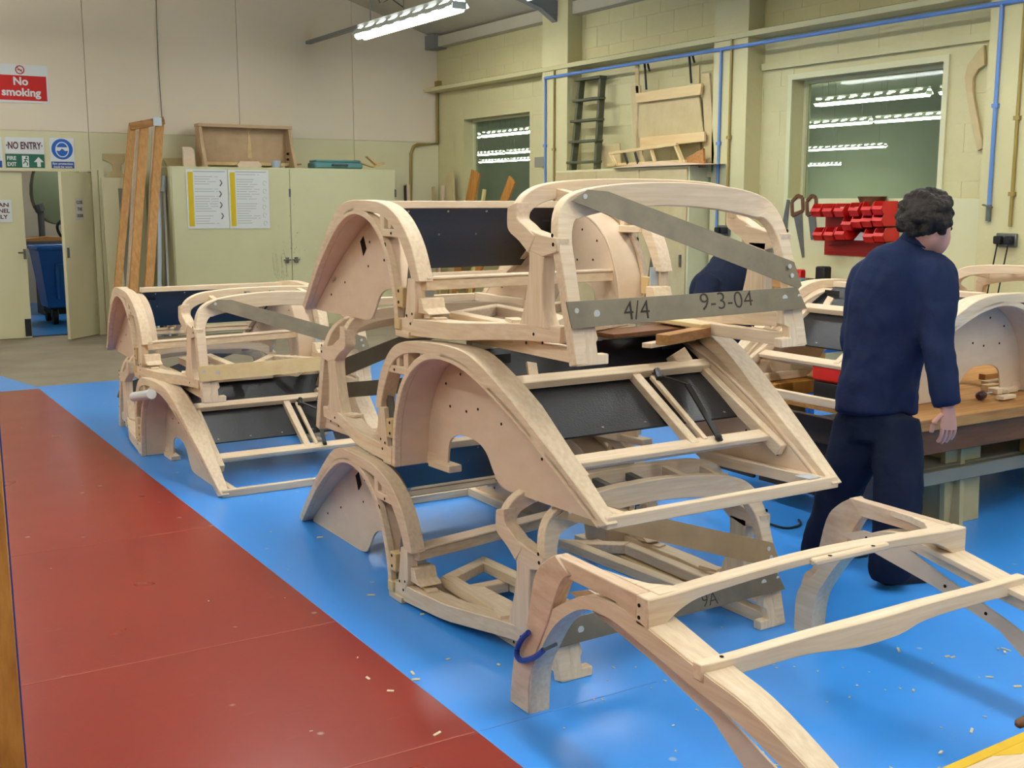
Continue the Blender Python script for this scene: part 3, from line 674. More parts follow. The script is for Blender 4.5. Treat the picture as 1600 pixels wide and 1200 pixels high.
# ------------------------------------------------------------------ loose door frames lying inside the body frames
def door_frame(label, px, z, th=.045, rw=.055, mt='ash_y', tilt=0):
    pts = [on(*p, 2, z) for p in px]; c = sum(pts, Vector())/len(pts)
    t = thing('door_frame', label, 'door frame', (c.x, c.y, z-th), 'loose door frames stored inside the body frames')
    ins = []
    n = len(pts)
    for i in range(n):
        a = (pts[i]-pts[i-1]).normalized(); b = (pts[(i+1) % n]-pts[i]).normalized()
        na = Vector((-a.y, a.x, 0)); nb_ = Vector((-b.y, b.x, 0))
        if na.dot(c-pts[i]) < 0: na = -na
        if nb_.dot(c-pts[i]) < 0: nb_ = -nb_
        k = (na+nb_); k = k/max(.25, k.dot(na))
        ins.append(pts[i]+k*rw)
    for i in range(n):
        j = (i+1) % n
        part('rail', MB().prism([pts[i]-V(0,0,th), pts[j]-V(0,0,th), ins[j]-V(0,0,th), ins[i]-V(0,0,th)], (0, 0, th)), mt, t, .004)
    return t
door_frame('loose door frame lying inside the topmost frame of the central stack', ((701,487),(776,474),(884,494),(842,514)), 1.198)
door_frame('second loose door frame under the steel plate, inside the topmost frame', ((815,478),(880,470),(985,492),(900,506)), 1.17)
door_frame('loose door frame lying behind the clamp on the floor-level frame', ((689,900),(756,868),(852,912),(806,972)), .115)
door_frame('loose door frame lowest in the floor-level frame, under another one', ((728,914),(800,900),(900,940),(835,970)), .07, mt='ash_x')
door_frame('long loose door frame lying at the far side of the floor-level frame', ((872,842),(985,846),(1160,918),(1085,925)), .10)
door_frame('loose door frame inside the upper frame of the left stack', ((278,558),(330,552),(385,575),(330,582)), .61)
door_frame('second loose door frame beside the plywood board of the left stack', ((385,570),(420,553),(497,558),(465,578)), .585)
# odd boards between the stacked frames
b0 = on(935,516,2,1.16)
solo('board', MB().beam(on(938,523,2,1.115), on(1092,508,2,1.115), .16, .018), 'brown_wood', 'dark brown board laid across the middle frame under the topmost one', 'board', bevel=.002)
solo('board', MB().beam(on(1035,531,2,1.12), on(1100,518,2,1.12), .06, .04), 'pine_x', 'short brown batten end beside the dark board', 'board', bevel=.002)
solo('board', MB().beam(on(1010,540,2,1.075), on(1080,528,2,1.075), .045, .02), 'ash_x', 'pale splintered offcut lying on the black panel rail', 'board', bevel=.002)
solo('paper_roll', MB().tube([on(209,620,0,1.72), on(237,616,0,1.74)], .030, 14), 'white_sign', 'white paper roll tucked into the lower frame of the left stack', 'paper roll')
solo('rag', MB().prism([(2.75,3.72,1.03),(3.0,3.74,1.03),(3.02,3.70,1.0),(2.8,3.66,.985)], (0,-.004,-.003)), 'teal_plastic', 'teal film strip left on the black panel', 'film') if False else None
# ------------------------------------------------------------------ cabinet on the back wall with posters and things on top
cb = thing('tall_cabinet', 'wide cream painted two-door cupboard against the back wall', 'cupboard', (5.35, 14.4, 0))
CY = 14.1
part('body', MB().box((3.85, CY+.02, 0), (6.86, YB-.002, 2.065)), 'cabinet_paint', cb, .004)
for x0, x1, hx in ((3.86, 5.355, 5.29), (5.362, 6.85, 5.41)):
    dd = part('door', MB().box((x0, CY, .04), (x1, CY+.02, 2.05)), 'cabinet_paint', cb, .003)
    part('handle', MB().box((hx-.02, CY-.025, .86), (hx+.02, CY, .93)).tube([(hx-.05, CY-.02, .9), (hx+.05, CY-.02, .9)], .008), 'steel_grey', dd)
    part('hinge', MB().box(((x0 if hx > 5.3 and x0 < 4 else x1)-.012, CY-.008, 1.7), ((x0 if hx > 5.3 and x0 < 4 else x1)+.012, CY, 1.8)), 'steel_grey', dd)
mat('smudge', rgb(150, 144, 110), .8, .1, noise=(rgb(206, 203, 160), 26, (1, 1, 1), .12))
rs = random.Random(3)
sm = MB()
for k in range(30):
    x = 5.36+rs.gauss(0, .09); z = rs.choice((1.0, 1.1, .95, 1.3))+rs.gauss(0, .12)
    sm.ring((x, CY-.0005, z), rs.uniform(.002, .008), (0,-1,0), 7, t=.0005)
for k in range(9):
    x = 5.12+k*.022; sm.beam((x, CY-.001, .6+rs.uniform(0,.1)), (x-.05+rs.uniform(0,.06), CY-.001, .92+rs.uniform(0,.12)), .004, .001, (0,1,0))
part('grime', sm, 'smudge', cb, kind='stuff')
def poster(x0, x1, z0, z1, label, seed):
    p = thing('poster', label, 'poster', ((x0+x1)/2, CY-.004, z0), 'safety posters on the cupboard')
    part('sheet', MB().box((x0, CY-.008, z0), (x1, CY-.002, z1)), 'white_sign', p)
    w = x1-x0
    part('yellow_strip', MB().box((x0+.02, CY-.0095, z0+.03), (x0+.085, CY-.008, z1-.03)), 'yellow_print', p)
    q = random.Random(seed); m = MB(); d = MB()
    for r_ in range(21):
        z = z1-.06-r_*.03
        if q.random() < .15: continue
        a = x0+.1; b = a+w*q.uniform(.25, .5); m.box((a, CY-.0092, z), (b, CY-.008, z+.007))
        if q.random() < .55: m.box((b+.02, CY-.0092, z), (min(b+.02+w*.2, x1-.12), CY-.008, z+.006))
    m.box((x0+.09, CY-.0092, z1-.03), (x1-.03, CY-.008, z1-.018))
    part('text_lines', m, 'grey_print', p, kind='stuff')
    for r_ in range(4 if seed == 1 else 6):
        z = z1-.16-r_*(.135 if seed == 1 else .1); x = x1-(.085 if seed == 1 else .06)+q.uniform(-.01, .01)
        if seed == 1: d.beam((x-.012, CY-.009, z+.035), (x+.012, CY-.009, z), .012, .001, (0,1,0)); d.beam((x+.012, CY-.009, z), (x-.014, CY-.009, z-.04), .014, .001, (0,1,0))
        else: d.tube([(x+.022*math.cos(t), CY-.009, z+.028*math.sin(t)) for t in [j*PI/5 for j in range(9)]], .0025, 5)
    part('drawing', d, 'dark_print' if seed == 1 else 'grey_print', p, kind='stuff')
poster(4.03, 4.545, 1.31, 2.03, 'left safety poster with yellow strip on the cupboard door', 1)
poster(4.555, 5.075, 1.305, 2.03, 'right safety poster with yellow strip on the cupboard door', 2)
zt = 2.065
bx = thing('wooden_tray_box', 'open-fronted wooden seat box standing on the cupboard', 'box', (4.9, 14.4, zt))
part('back_board', MB().box((4.37, 14.55, zt+.04), (5.49, 14.57, zt+.53)), 'box_board', bx, .003)
for s, x in ((-1, 4.33), (1, 5.50)):
    part('side_cheek', MB().prism([(x-.02,14.22,zt),(x-.02,14.36,zt+.30),(x-.02,14.42,zt+.50),(x-.02,14.58,zt+.52),(x-.02,14.58,zt)], (.04,0,0)), 'box_board', bx, .003)
part('top_strip', MB().box((4.30, 14.40, zt+.50), (5.53, 14.58, zt+.54)), 'box_board', bx, .003)
part('bottom_rail', MB().box((4.37, 14.42, zt+.03), (5.49, 14.46, zt+.07)), 'ply_yellow', bx, .003)
part('paint_drip', MB().prism([(4.97,14.548,zt+.13),(5.03,14.548,zt+.13),(5.02,14.548,zt+.30),(5.0,14.548,zt+.46),(5.05,14.548,zt+.50),(4.96,14.548,zt+.50),(4.99,14.548,zt+.42),(4.975,14.548,zt+.28)], (0,-.002,0)), 'ply_yellow', bx)
part('hinge_lug', MB().box((5.44,14.36,zt+.10), (5.46,14.40,zt+.13)).box((5.44,14.36,zt+.17), (5.46,14.40,zt+.20)), 'hole', bx)
tb = thing('tool_case', 'flat teal plastic tool case lying on the cupboard', 'case', (6.1, 14.35, zt))
part('shell', MB().box((5.76, 14.22, zt), (6.44, 14.5, zt+.085)), 'teal_plastic', tb, .02)
part('lid', MB().box((5.78, 14.24, zt+.085), (6.42, 14.48, zt+.115)), 'teal_plastic', tb, .01)
part('carry_handle', MB().tube([(6.0,14.22,zt+.05),(6.0,14.18,zt+.05),(6.2,14.18,zt+.05),(6.2,14.22,zt+.05)], .012, 8), 'grey_plastic', tb)
solo('wood_block', MB().prism([(4.07,14.3,zt),(4.22,14.3,zt),(4.21,14.3,zt+.20),(4.17,14.3,zt+.24),(4.07,14.3,zt+.24)], (0,.05,0)), 'ply', 'small upright wooden block left of the seat box on the cupboard', 'block', bevel=.003)
solo('wood_disc', MB().tube([(4.85,14.2,zt+.035),(4.85,14.2,zt+.0)], .001, 4).prism([(4.72,14.16,zt),(5.0,14.16,zt),(5.02,14.16,zt+.03),(4.98,14.16,zt+.075),(4.74,14.16,zt+.075),(4.70,14.16,zt+.03)], (0,.04,0)), 'ply', 'short rounded wood offcut below the seat box', 'offcut', bevel=.003)
solo('plastic_cup', MB().loft([[(5.22+r*math.cos(a*PI/8),14.2+r*math.sin(a*PI/8),z) for a in range(16)] for r,z in ((.05,zt),(.065,zt+.09),(.058,zt+.09),(.045,zt+.01))]), 'steel_pale', 'small clear plastic tub on the cupboard edge', 'tub')
ofs = ((5.55,.10,.05,-.1),(6.5,.30,.06,.25),(6.62,.22,.10,.6),(6.72,.18,.05,-.3))
for k, (x, l, h_, a) in enumerate(ofs):
    solo('offcut', MB().cbox((x,14.32,zt+.02+h_/2+abs(math.sin(a))*l/3), (l,.06,.022), (0,a,.2)), 'ply_yellow' if k else 'pine_x', ('orange wood offcut beside the teal case on the cupboard','long pale offcut to the right of the teal case','tilted pale offcut leaning over the cupboard end','short pale offcut at the far end of the cupboard top')[k], 'offcut', 'offcuts on the cupboard', .002)
# ------------------------------------------------------------------ timbers and boards leaning left of the cupboard
tf = thing('pine_trestle_frame', 'tall orange pine ladder-shaped frame leaning beside the cupboard', 'frame', (3.45, 13.8, 0))
yb_, yt_ = 13.62, 14.38
for px_b, px_t in (((188),(207)), ((214),(226)), ((238),(250))):
    # rails: straight line from the floor to the top
    top = on(px_t, 195 if px_t < 215 else (190 if px_t < 240 else 186), 1, yt_); bot = on(px_b-6, 500, 1, yb_); bot = bot+(bot-top)*(bot.z/(top.z-bot.z)) if bot.z > 0 else V(bot.x, bot.y, 0)
    part('rail', MB().beam((bot.x, yb_, .01), (top.x, yt_, top.z), .10 if px_t > 215 else .085, .045, (0,1,0)), 'pine', tf, .003)
tl = on(203,198,1,yt_-.04); tr = on(256,188,1,yt_-.04)
part('top_rail', MB().beam(tl, tr, .045, .09), 'pine_x', tf, .003)
part('corner_plate', MB().cbox(tuple(on(246,190,1,yt_-.075)), (.10,.012,.10)), 'steel_pale', tf)
def lean(name, label, cat, px0, px1, ztop, y0, y1, w, th, mt, group=None, zb=.0):
    """a board leaning on the back wall: foot at y0, head at y1"""
    a = on(px0[0], px0[1], 1, y0); b = on(px1[0], px1[1], 1, y1); 
    return solo(name, MB().beam((a.x, y0, zb), (b.x, y1, b.z), w, th, (0,1,0)), mt, label, cat, group, .003)
G = 'boards leaning at the cupboard end'
lean('board', 'pale sawn board behind the pine frame, left of its middle rail', 'board', (192,445), (217,205), 0, 14.25, 14.6, .07, .03, 'ply', G)
lean('board', 'pale sawn board behind the pine frame, right of its middle rail', 'board', (224,445), (242,200), 0, 14.25, 14.6, .07, .03, 'ply', G)
lean('grey_rail', 'grey metal strip leaning behind the pine frame at the cupboard edge', 'metal strip', (245,445), (250,262), 0, 14.2, 14.4, .05, .02, 'steel_pale', G)
lean('grey_rail', 'thin grey aluminium tube nearest to the cupboard side', 'metal strip', (256,445), (259,285), 0, 14.15, 14.35, .03, .03, 'steel_grey', G)
lean('grey_rail', 'white enamelled strip between the pine frame and the cupboard', 'metal strip', (262,445), (256,275), 0, 14.12, 14.3, .025, .015, 'white_card', G)
solo('cable_ferrule', MB().tube([on(254,300,1,14.28), on(256,275,1,14.3)], .035, 10), 'steel_pale', 'pale grey socket on top of the leaning strips', 'fitting')
dp = thing('spare_door', 'cream spare door with a dark glazed slot leaning on the back wall', 'door', (3.4, 14.6, 0))
part('leaf', MB().beam((3.42,14.55,.0), (3.42,14.68,1.93), .52, .035, (0,1,0)), 'paint_back_low', dp, .003)
part('glazed_slot', MB().beam((3.40,14.555,.45), (3.40,14.64,1.80), .10, .035, (0,1,0)), 'grey_door', dp)
# sawn template hanging above
tp = [on(*p, 1, YB-.01) for p in ((160,240),(200,240),(206,244),(206,252),(196,252),(188,258),(188,268),(198,276),(206,278),(206,282),(158,282),(158,278),(168,274),(176,266),(175,258),(168,252),(160,250))]
solo('wood_template', MB().prism(tp, (0,-.02,0)), 'board_beige', 'beige bracket-shaped wooden template on the wall right of the doorway', 'template', bevel=.002)
tp = [on(*p, 1, YB-.03) for p in ((255,247),(290,247),(290,262),(262,262))]
solo('wood_template', MB().prism(tp, (0,-.02,0)), 'board_beige', 'plain beige template end showing over the cupboard corner', 'template', bevel=.002)
# wire down the back wall
solo('hanging_wire', MB().tube([on(243,-40,1,YB-.02), on(245,40,1,YB-.02), on(248,110,1,YB-.02), on(253,185,1,YB-.02)], .005, 6), 'dark_print', 'thin dark wire hanging down the wall above the pine frame', 'wire')
# ------------------------------------------------------------------ signs over the doorway
def sign(name, label, x0, x1, z0, z1, mt='white_sign'):
    t = thing(name, label, 'sign', ((x0+x1)/2, YB-.004, z0))
    part('plate', MB().box((x0, YB-.008, z0), (x1, YB-.001, z1)), mt, t); return t
YS = YB-.0085
ROT = (R(90), 0, 0)
def band_on(t, name, x0, x1, z0, z1, mt): return part(name, MB().box((x0, YS-.0015, z0), (x1, YS, z1)), mt, t)
s = sign('no_smoking_sign', 'red and white No smoking sign high on the back wall', 1.83, 2.63, 2.79, 3.225)
band_on(s, 'red_field', 1.85, 2.61, 2.815, 3.10, 'red_sign')
text_at('lettering', 'No', .125, 'white_sign', (2.325, YS-.003, 3.03), ROT, s, .004)
text_at('lettering', 'smoking', .125, 'white_sign', (2.325, YS-.003, 2.905), ROT, s, .004, .43)
m = MB(); m.tube([(2.325+.045*math.cos(a*PI/12), YS-.003, 3.163+.045*math.sin(a*PI/12)) for a in range(25)], .006, 6, False); m.beam((2.293,YS-.003,3.195), (2.357,YS-.003,3.131), .010, .003, (0,1,0))
part('prohibition_ring', m, 'red_sign', s)
part('cigarette', MB().box((2.298,YS-.0015,3.158), (2.352,YS,3.168)), 'dark_print', s)
s = sign('no_entry_sign', 'white NO ENTRY sign above the doorway', 2.11, 2.54, 2.20, 2.39)
text_at('lettering', '·NO ENTRY·', .115, 'maroon_ink', (2.32, YS-.003, 2.29), ROT, s, .003, .40)
s = sign('fire_exit_sign', 'green FIRE EXIT sign with a white arrow above the doorway', 2.105, 2.535, 2.025, 2.195, 'green_sign')
text_at('lettering', 'FIRE', .062, 'white_sign', (2.17, YS-.003, 2.145), ROT, s, .0015, .10)
text_at('lettering', 'EXIT', .062, 'white_sign', (2.17, YS-.003, 2.075), ROT, s, .0015, .10)
part('arrow', MB().prism([(2.47,YS-.002,2.165),(2.525,YS-.002,2.105),(2.49,YS-.002,2.105),(2.49,YS-.002,2.05),(2.45,YS-.002,2.05),(2.45,YS-.002,2.105),(2.415,YS-.002,2.105)], (0,.0015,0)), 'white_sign', s)
band_on(s, 'pictogram_field', 2.285, 2.36, 2.045, 2.175, 'white_sign')
m = MB(); m.ring((2.335,YS-.0016,2.158), .012, (0,-1,0), 10, t=.001)
for a, b in (((2.328,2.143),(2.318,2.11)),((2.318,2.11),(2.345,2.095)),((2.318,2.11),(2.295,2.085)),((2.345,2.095),(2.338,2.06)),((2.328,2.14),(2.35,2.125)),((2.326,2.135),(2.305,2.13))):
    m.beam((a[0],YS-.002,a[1]), (b[0],YS-.002,b[1]), .011, .001, (0,1,0))
part('running_figure', m, 'green_sign', s)
s = sign('eye_protection_sign', 'blue round eye protection sign beside the NO ENTRY sign', 2.605, 2.88, 2.02, 2.395)
part('blue_disc', MB().ring((2.742,YS,2.262), .122, (0,-1,0), 32, t=.0015), 'blue_sign', s)
part('head_outline', MB().loft([[(2.742+rx*k*math.cos(a*PI/10), YS-.0018-.0008*j, 2.262-.005+rz*k*math.sin(a*PI/10)*(1 if math.sin(a*PI/10) > 0 else 1.0)) for a in range(20)] for rx, rz, k, j in ((.078,.092,1,0),(.078,.092,1,1),(.066,.08,1,1),(.066,.08,1,0))], closed=True), 'white_sign', s)
part('goggles', MB().prism([(2.672,YS-.0016,2.285),(2.812,YS-.0016,2.285),(2.808,YS-.0016,2.245),(2.775,YS-.0016,2.24),(2.748,YS-.0016,2.265),(2.736,YS-.0016,2.265),(2.709,YS-.0016,2.24),(2.676,YS-.0016,2.245)], (0,-.002,0)), 'white_sign', s)
band_on(s, 'label_field', 2.61, 2.87, 2.03, 2.115, 'blue_label')
text_at('lettering', 'Eye protection', .034, 'white_sign', (2.74, YS-.003, 2.09), ROT, s, .0008, .23)
text_at('lettering', 'must be worn', .034, 'white_sign', (2.74, YS-.003, 2.053), ROT, s, .0008, .21)
s = sign('blue_wall_sign', 'cut-off blue round sign at the left picture edge', 1.79, 2.075, 2.02, 2.385)
part('blue_disc', MB().ring((1.93,YS,2.262), .122, (0,-1,0), 32, t=.0015), 'blue_sign', s)
band_on(s, 'label_field', 1.80, 2.065, 2.03, 2.115, 'blue_label')
s = sign('door_notice', 'white notice on the closed door leaf', 1.72, 2.14, 1.40, 1.66)
for o in list(s.children): o.location.y += .03
text_at('lettering', 'CLEAN', .065, 'maroon_ink', (1.93+.05, YB+.0205, 1.60), ROT, s, .002, .26)
text_at('lettering', 'PERSONNEL', .065, 'maroon_ink', (1.93, YB+.0205, 1.53), ROT, s, .002, .37)
text_at('lettering', 'ONLY', .065, 'maroon_ink', (1.93+.06, YB+.0205, 1.46), ROT, s, .002, .2)
# ------------------------------------------------------------------ seen through the doorway
bn = thing('wheelie_bin', 'blue wheeled bin standing beyond the doorway', 'bin', (3.15, 16.6, 0))
bx0, bx1, by0, by1 = 2.62, 3.75, 16.2, 17.0
part('body', MB().loft([[(bx0+d,by0+d,z),(bx1-d,by0+d,z),(bx1-d,by1-d,z),(bx0+d,by1-d,z)] for d,z in ((.12,.22),(.02,1.0),(.0,1.0),(.0,1.05),(.03,1.05),(.14,.26))]), 'blue_plastic', bn, .01)
part('rib', MB().box((bx0+.22,by0+.0,.35), (bx0+.26,by0+.09,.80)).box((bx0+.22,by0+.0,.78), (bx1-.2,by0+.07,.82)), 'blue_plastic', bn, .005)
part('axle_frame', MB().box((bx0+.15,by0+.15,.14), (bx1-.15,by1-.15,.22)), 'rubber', bn)
for x in (bx0+.2, bx1-.2):
    for y in (by0+.15, by1-.15):
        w = part('wheel', MB().tube([(x-.03,y,.1),(x+.03,y,.1)], .1, 16), 'rubber', bn)
        part('fork', MB().box((x-.045,y-.03,.1), (x-.035,y+.03,.2)).box((x+.035,y-.03,.1), (x+.045,y+.03,.2)), 'steel_grey', w)
bw = thing('bandsaw', 'green bandsaw behind the doorway', 'machine', (3.35, 18.2, 0))
part('wheel_housing', MB().prism([(3.25+.36*math.cos(a*PI/14)*(1 if math.cos(a*PI/14)>0 else 1), 17.95, 1.75+ (.62 if math.sin(a*PI/14) > 0 else .45)*math.sin(a*PI/14)) for a in range(28)], (0,.25,0)), 'green_metal', bw, .01)
part('column', MB().box((3.5,17.98,.0), (3.75,18.2,1.7)), 'green_metal', bw, .01)
part('table', MB().box((2.55,17.6,1.02), (3.6,18.3,1.08)), 'steel_grey', bw)
part('base', MB().box((2.9,17.75,.0), (3.5,18.2,1.02)), 'grey_plastic', bw)
part('blade_guide', MB().tube([(2.98,17.9,1.10),(2.98,17.9,1.5)], .045, 10).tube([(2.98,17.9,1.5),(2.95,17.9,1.60)], .07, 10), 'grey_plastic', bw)
part('dust_hose', MB().tube(crom([(3.32,17.7,1.1),(3.30,17.7,1.3),(3.22,17.7,1.36),(3.16,17.7,1.28),(3.2,17.7,1.15),(3.3,17.7,1.12)], 5), .02, 8), 'rubber', bw)
solo('wood_offcut', MB().prism([(2.6,17.65,1.08),(3.3,17.65,1.08),(3.3,17.65,1.12),(3.0,17.65,1.14),(2.6,17.65,1.10)], (0,.4,0)), 'pine_x', 'brown board lying on the bandsaw table', 'board')
solo('wall_disc', MB().ring((2.50,19.98,1.93), .30, (0,-1,0), 24, t=.03), 'pine_x', 'tan round disc hanging in the room behind the doorway', 'disc')
# ------------------------------------------------------------------ pipes, conduits, sockets on the right wall
XP = XR-.215
def pipe(name, label, pts, r, mt, clips=()):
    t = thing(name, label, 'pipe', tuple(pts[0]))
    part('run', MB().tube(pts, r, 10), mt, t)
    for c in clips: part('clip', MB().cbox(c, (.03,.05,.03)), mt, t)
    return t
zp = on(1127,77,0,XP).z
yA, yB_, yC = on(852,122,0,XP).y, on(1127,78,0,XP).y, on(1566,6,0,XP).y
pipe('air_pipe', 'long blue air pipe running along the right wall below the ledge', [(XP,yA,zp),(XP,0,zp)], .018, 'blue_pipe', [(XP+.01,y,zp) for y in (yA,yB_,yC)])
pipe('air_drop_pipe', 'blue drop pipe on the far pilaster by the small window', [(XP,yA,zp),(XP,yA-.01,1.05)], .014, 'blue_pipe', [(XP,yA,2.3),(XP,yA,1.4)])
pipe('air_drop_pipe', 'blue drop pipe on the middle pilaster', [(XP,yB_,zp),(XP,yB_,1.05)], .014, 'blue_pipe', [(XP,yB_,2.2)])
d3 = pipe('air_drop_pipe', 'blue drop pipe with a brass tap on the nearest pilaster', [(XP,yC,zp),(XP,yC,1.60)], .016, 'blue_pipe', [(XP,yC,2.35)])
part('tap', MB().tube([(XP,yC,1.62),(XP,yC,1.50)], .02, 10).beam((XP-.02,yC-.04,1.6), (XP-.02,yC+.04,1.62), .02, .01), 'steel_grey', d3)
for lab, px in (('brown conduit beside the blue pipe on the far pilaster', 866), ('brown conduit beside the blue pipe on the middle pilaster', 1141), ('brown conduit on the nearest pilaster above the double socket', 1592)):
    y = on(px, 150, 0, XP).y
    pipe('conduit', lab, [(XP,y,3.2),(XP,y,1.46 if px > 1500 else .9)], .013, 'conduit', [(XP,y,2.25),(XP,y,1.7)])
pipe('conduit', 'brown conduit in the room corner bending above the cupboard', [on(683,135,1,YB-.03), on(683,224,1,YB-.03), on(652,226,1,YB-.03), on(646,229,1,YB-.03), on(642,240,1,YB-.03), V(on(640,320,1,YB-.03).x,YB-.03,.9)], .022, 'conduit')
solo('junction_box', MB().box((XR-.06,YB-.12,3.17), (XR,YB-.02,3.32)), 'conduit', 'small box where the ledge meets the room corner', 'junction box')
def socket(name, label, px, py, X, cables):
    p = on(px, py, 0, X); t = thing(name, label, 'socket', tuple(p))
    part('plate', MB().box((X-.03,p.y-.085,p.z-.05), (X+.0,p.y+.085,p.z+.05)), 'steel_grey', t, .006)
    for dy in (.045, -.045):
        pg = part('plug', MB().box((X-.08,p.y+dy-.03,p.z-.03), (X-.03,p.y+dy+.03,p.z+.03)), 'rubber', t, .008)
        if cables: part('cord', MB().tube([(X-.06,p.y+dy,p.z-.03),(X-.06,p.y+dy+.05,p.z-.35),(X-.05,p.y+dy+.12,p.z-.8)], .006, 6), 'rubber', pg)
socket('double_socket', 'metal double socket with two black plugs on the nearest pilaster', 1575, 375, XR-.2, True)
socket('double_socket', 'double socket with black plugs on the middle pilaster behind the hoop', 1133, 360, XR-.2, False)
solo('switch_box', MB().box((XR-.23,on(845,255,0,XP).y-.09,2.05), (XR-.2,on(845,255,0,XP).y+.12,2.17)), 'grey_door', 'small grey switch box on the far pilaster', 'switch box', bevel=.004)
# carved pattern hanging right of the window
sp = [on(*p, 0, XR-.006) for p in ((1541,70),(1528,84),(1515,103),(1511,120),(1514,150),(1522,195),(1531,236),(1539,232),(1538,220),(1530,180),(1523,140),(1524,122),(1532,108),(1542,102))]
solo('wood_pattern', MB().prism(sp, (-.03,0,0)), 'board_beige', 'curved wooden pattern hanging between the large window and the pilaster', 'pattern', bevel=.003)
# ------------------------------------------------------------------ cream cupboard on the right wall with ladder and panels on it
c2 = thing('wall_cupboard', 'cream cupboard against the right wall below the green ladder', 'cupboard', (7.5, 10.2, 0))
XC = 7.42; zc = 1.99
part('body', MB().box((XC+.02, 8.75, 0), (XR, 11.1, zc)), 'cabinet_paint', c2, .004)
for a, b in ((8.77,9.52),(9.53,10.28),(10.29,11.08)):
    dd = part('door', MB().box((XC, a, .05), (XC+.02, b, zc-.02)), 'board_beige', c2, .003)
    part('handle', MB().box((XC-.02, a+.05, 1.0), (XC, a+.07, 1.12)), 'steel_grey', dd)
ld = thing('step_ladder', 'short green wooden ladder standing on the wall cupboard', 'ladder', (7.68, 10.85, zc))
def lp(px, py): return on(px, py, 0, 7.68)
for a, b in (((895,258),(909,124)), ((934,256),(941,122))):
    pass
mat('ladder_green', rgb(74, 76, 56), .6, .3, noise=(rgb(92, 92, 70), 8, (1,1,1), .3))
for a, b in (((895,258),(909,124)), ((933,256),(941,122))):
    p, q = on(*a, 0, 7.62), on(*b, 0, 7.76); part('stile', MB().beam((7.62,p.y,zc), (7.76,q.y,q.z), .045, .075, (1,0,0)), 'ladder_green', ld, .003)
for k in range(5):
    t = .07+k*.225; x = 7.62+.14*t; a0 = on(895+14*t, 258-134*t, 0, x); b0 = on(933+8*t, 256-134*t, 0, x)
    z = zc+.02+t*(on(909,124,0,7.76).z-zc)
    part('tread', MB().beam((x-.02,a0.y+.05,z), (x-.02,b0.y-.05,z), .10, .028), 'ladder_green', ld, .003)
# stacked panels leaning behind
def wpoly(px, X, th): return MB().prism([on(*p, 0, X) for p in px], (th,0,0))
GP = 'wooden panels leaning on the wall cupboard'
solo('panel', wpoly(((985,135),(1000,133),(1003,240),(1010,262),(992,262)), 7.70, .02), 'board_beige', 'narrow beige upright board at the left of the leaning panels', 'panel', GP, .003)
solo('panel', wpoly(((1096,116),(1108,114),(1116,240),(1113,277),(1098,277),(1100,200)), 7.66, .03), 'pine_x' if False else 'board_beige', 'beige upright post at the right of the leaning panels', 'panel', GP, .003)
solo('panel', wpoly(((992,146),(1096,130),(1094,148),(994,161)), 7.60, .03), 'ply_yellow', 'wide pale crosspiece on top of the leaning panel', 'panel', GP, .003)
solo('panel', wpoly(((1000,160),(1092,150),(1098,205),(1100,220),(999,231)), 7.64, .015), 'board_beige', 'large flat beige panel leaning above the wall cupboard', 'panel', GP, .003)
solo('panel', wpoly(((1000,215),(1100,206),(1100,221),(1000,231)), 7.60, .03), 'ply_yellow', 'pale lower crosspiece of the leaning panels', 'panel', GP, .003)
for k, (x0, x1) in enumerate(((992, 997), (1087, 1094))):
    solo('upright_batten', wpoly(((x0,102),(x0+5,101),(x0+8,262),(x0+2,263)), 7.70, .02), 'board_beige', ('left thin upright batten', 'right thin upright batten')[k]+' sticking up above the leaning panels', 'batten', GP, .002)
for k, (px, y0, y1) in enumerate(((1007,98,140),(1012,100,111),(1077,86,130),(1082,86,98))):
    p = on(px,y0,0,7.74); q = on(px+3,y1,0,7.74)
    solo('wall_hook', MB().tube([p,q], .012, 6), 'black_iron', ('long black hook rod at the left over the panels','short black hook rod at the left over the panels','long black hook rod at the right over the panels','short black hook rod at the right over the panels')[k], 'hook', 'hook rods over the panels')
ch = thing('seat_frame', 'pale skeletal wooden seat frame lying on the wall cupboard', 'seat frame', (7.5, 9.6, zc))
for a, b, w in (((952,240),(1058,225),.03), ((1055,224),(1068,256),.045), ((1018,235),(1025,258),.03), ((953,240),(962,258),.02), ((957,240),(964,258),.015), ((950,258),(1072,252),.03), ((975,238),(981,256),.014), ((992,238),(997,256),.014)):
    p = on(*a, 0, 7.52); q = on(*b, 0, 7.50); part('bar', MB().beam(p, q, .03, w, (1,0,0)), 'black_iron' if w == .014 else 'ply_yellow', ch, .003)
solo('plywood_sheet', MB().prism([V(p.x, p.y, max(p.z, 1.995)) for p in (on(955,262,0,7.40), on(1030,252,0,7.46), on(1098,258,0,7.40), on(1100,262,0,7.38), on(960,265,0,7.38))], (.35,0,.01)), 'ply', 'bowed plywood sheet lying on the wall cupboard', 'plywood sheet', bevel=.002)
solo('panel', wpoly(((940,228),(968,224),(970,258),(942,260)), 7.72, .015), 'board_beige', 'small beige board standing beside the ladder foot', 'panel', GP, .002)
solo('wedge_board', wpoly(((1070,248),(1098,232),(1100,262),(1078,262)), 7.55, .03), 'orange_wood' if False else 'pine_x', 'brown wedge-shaped offcut under the leaning panels', 'offcut', GP, .002)
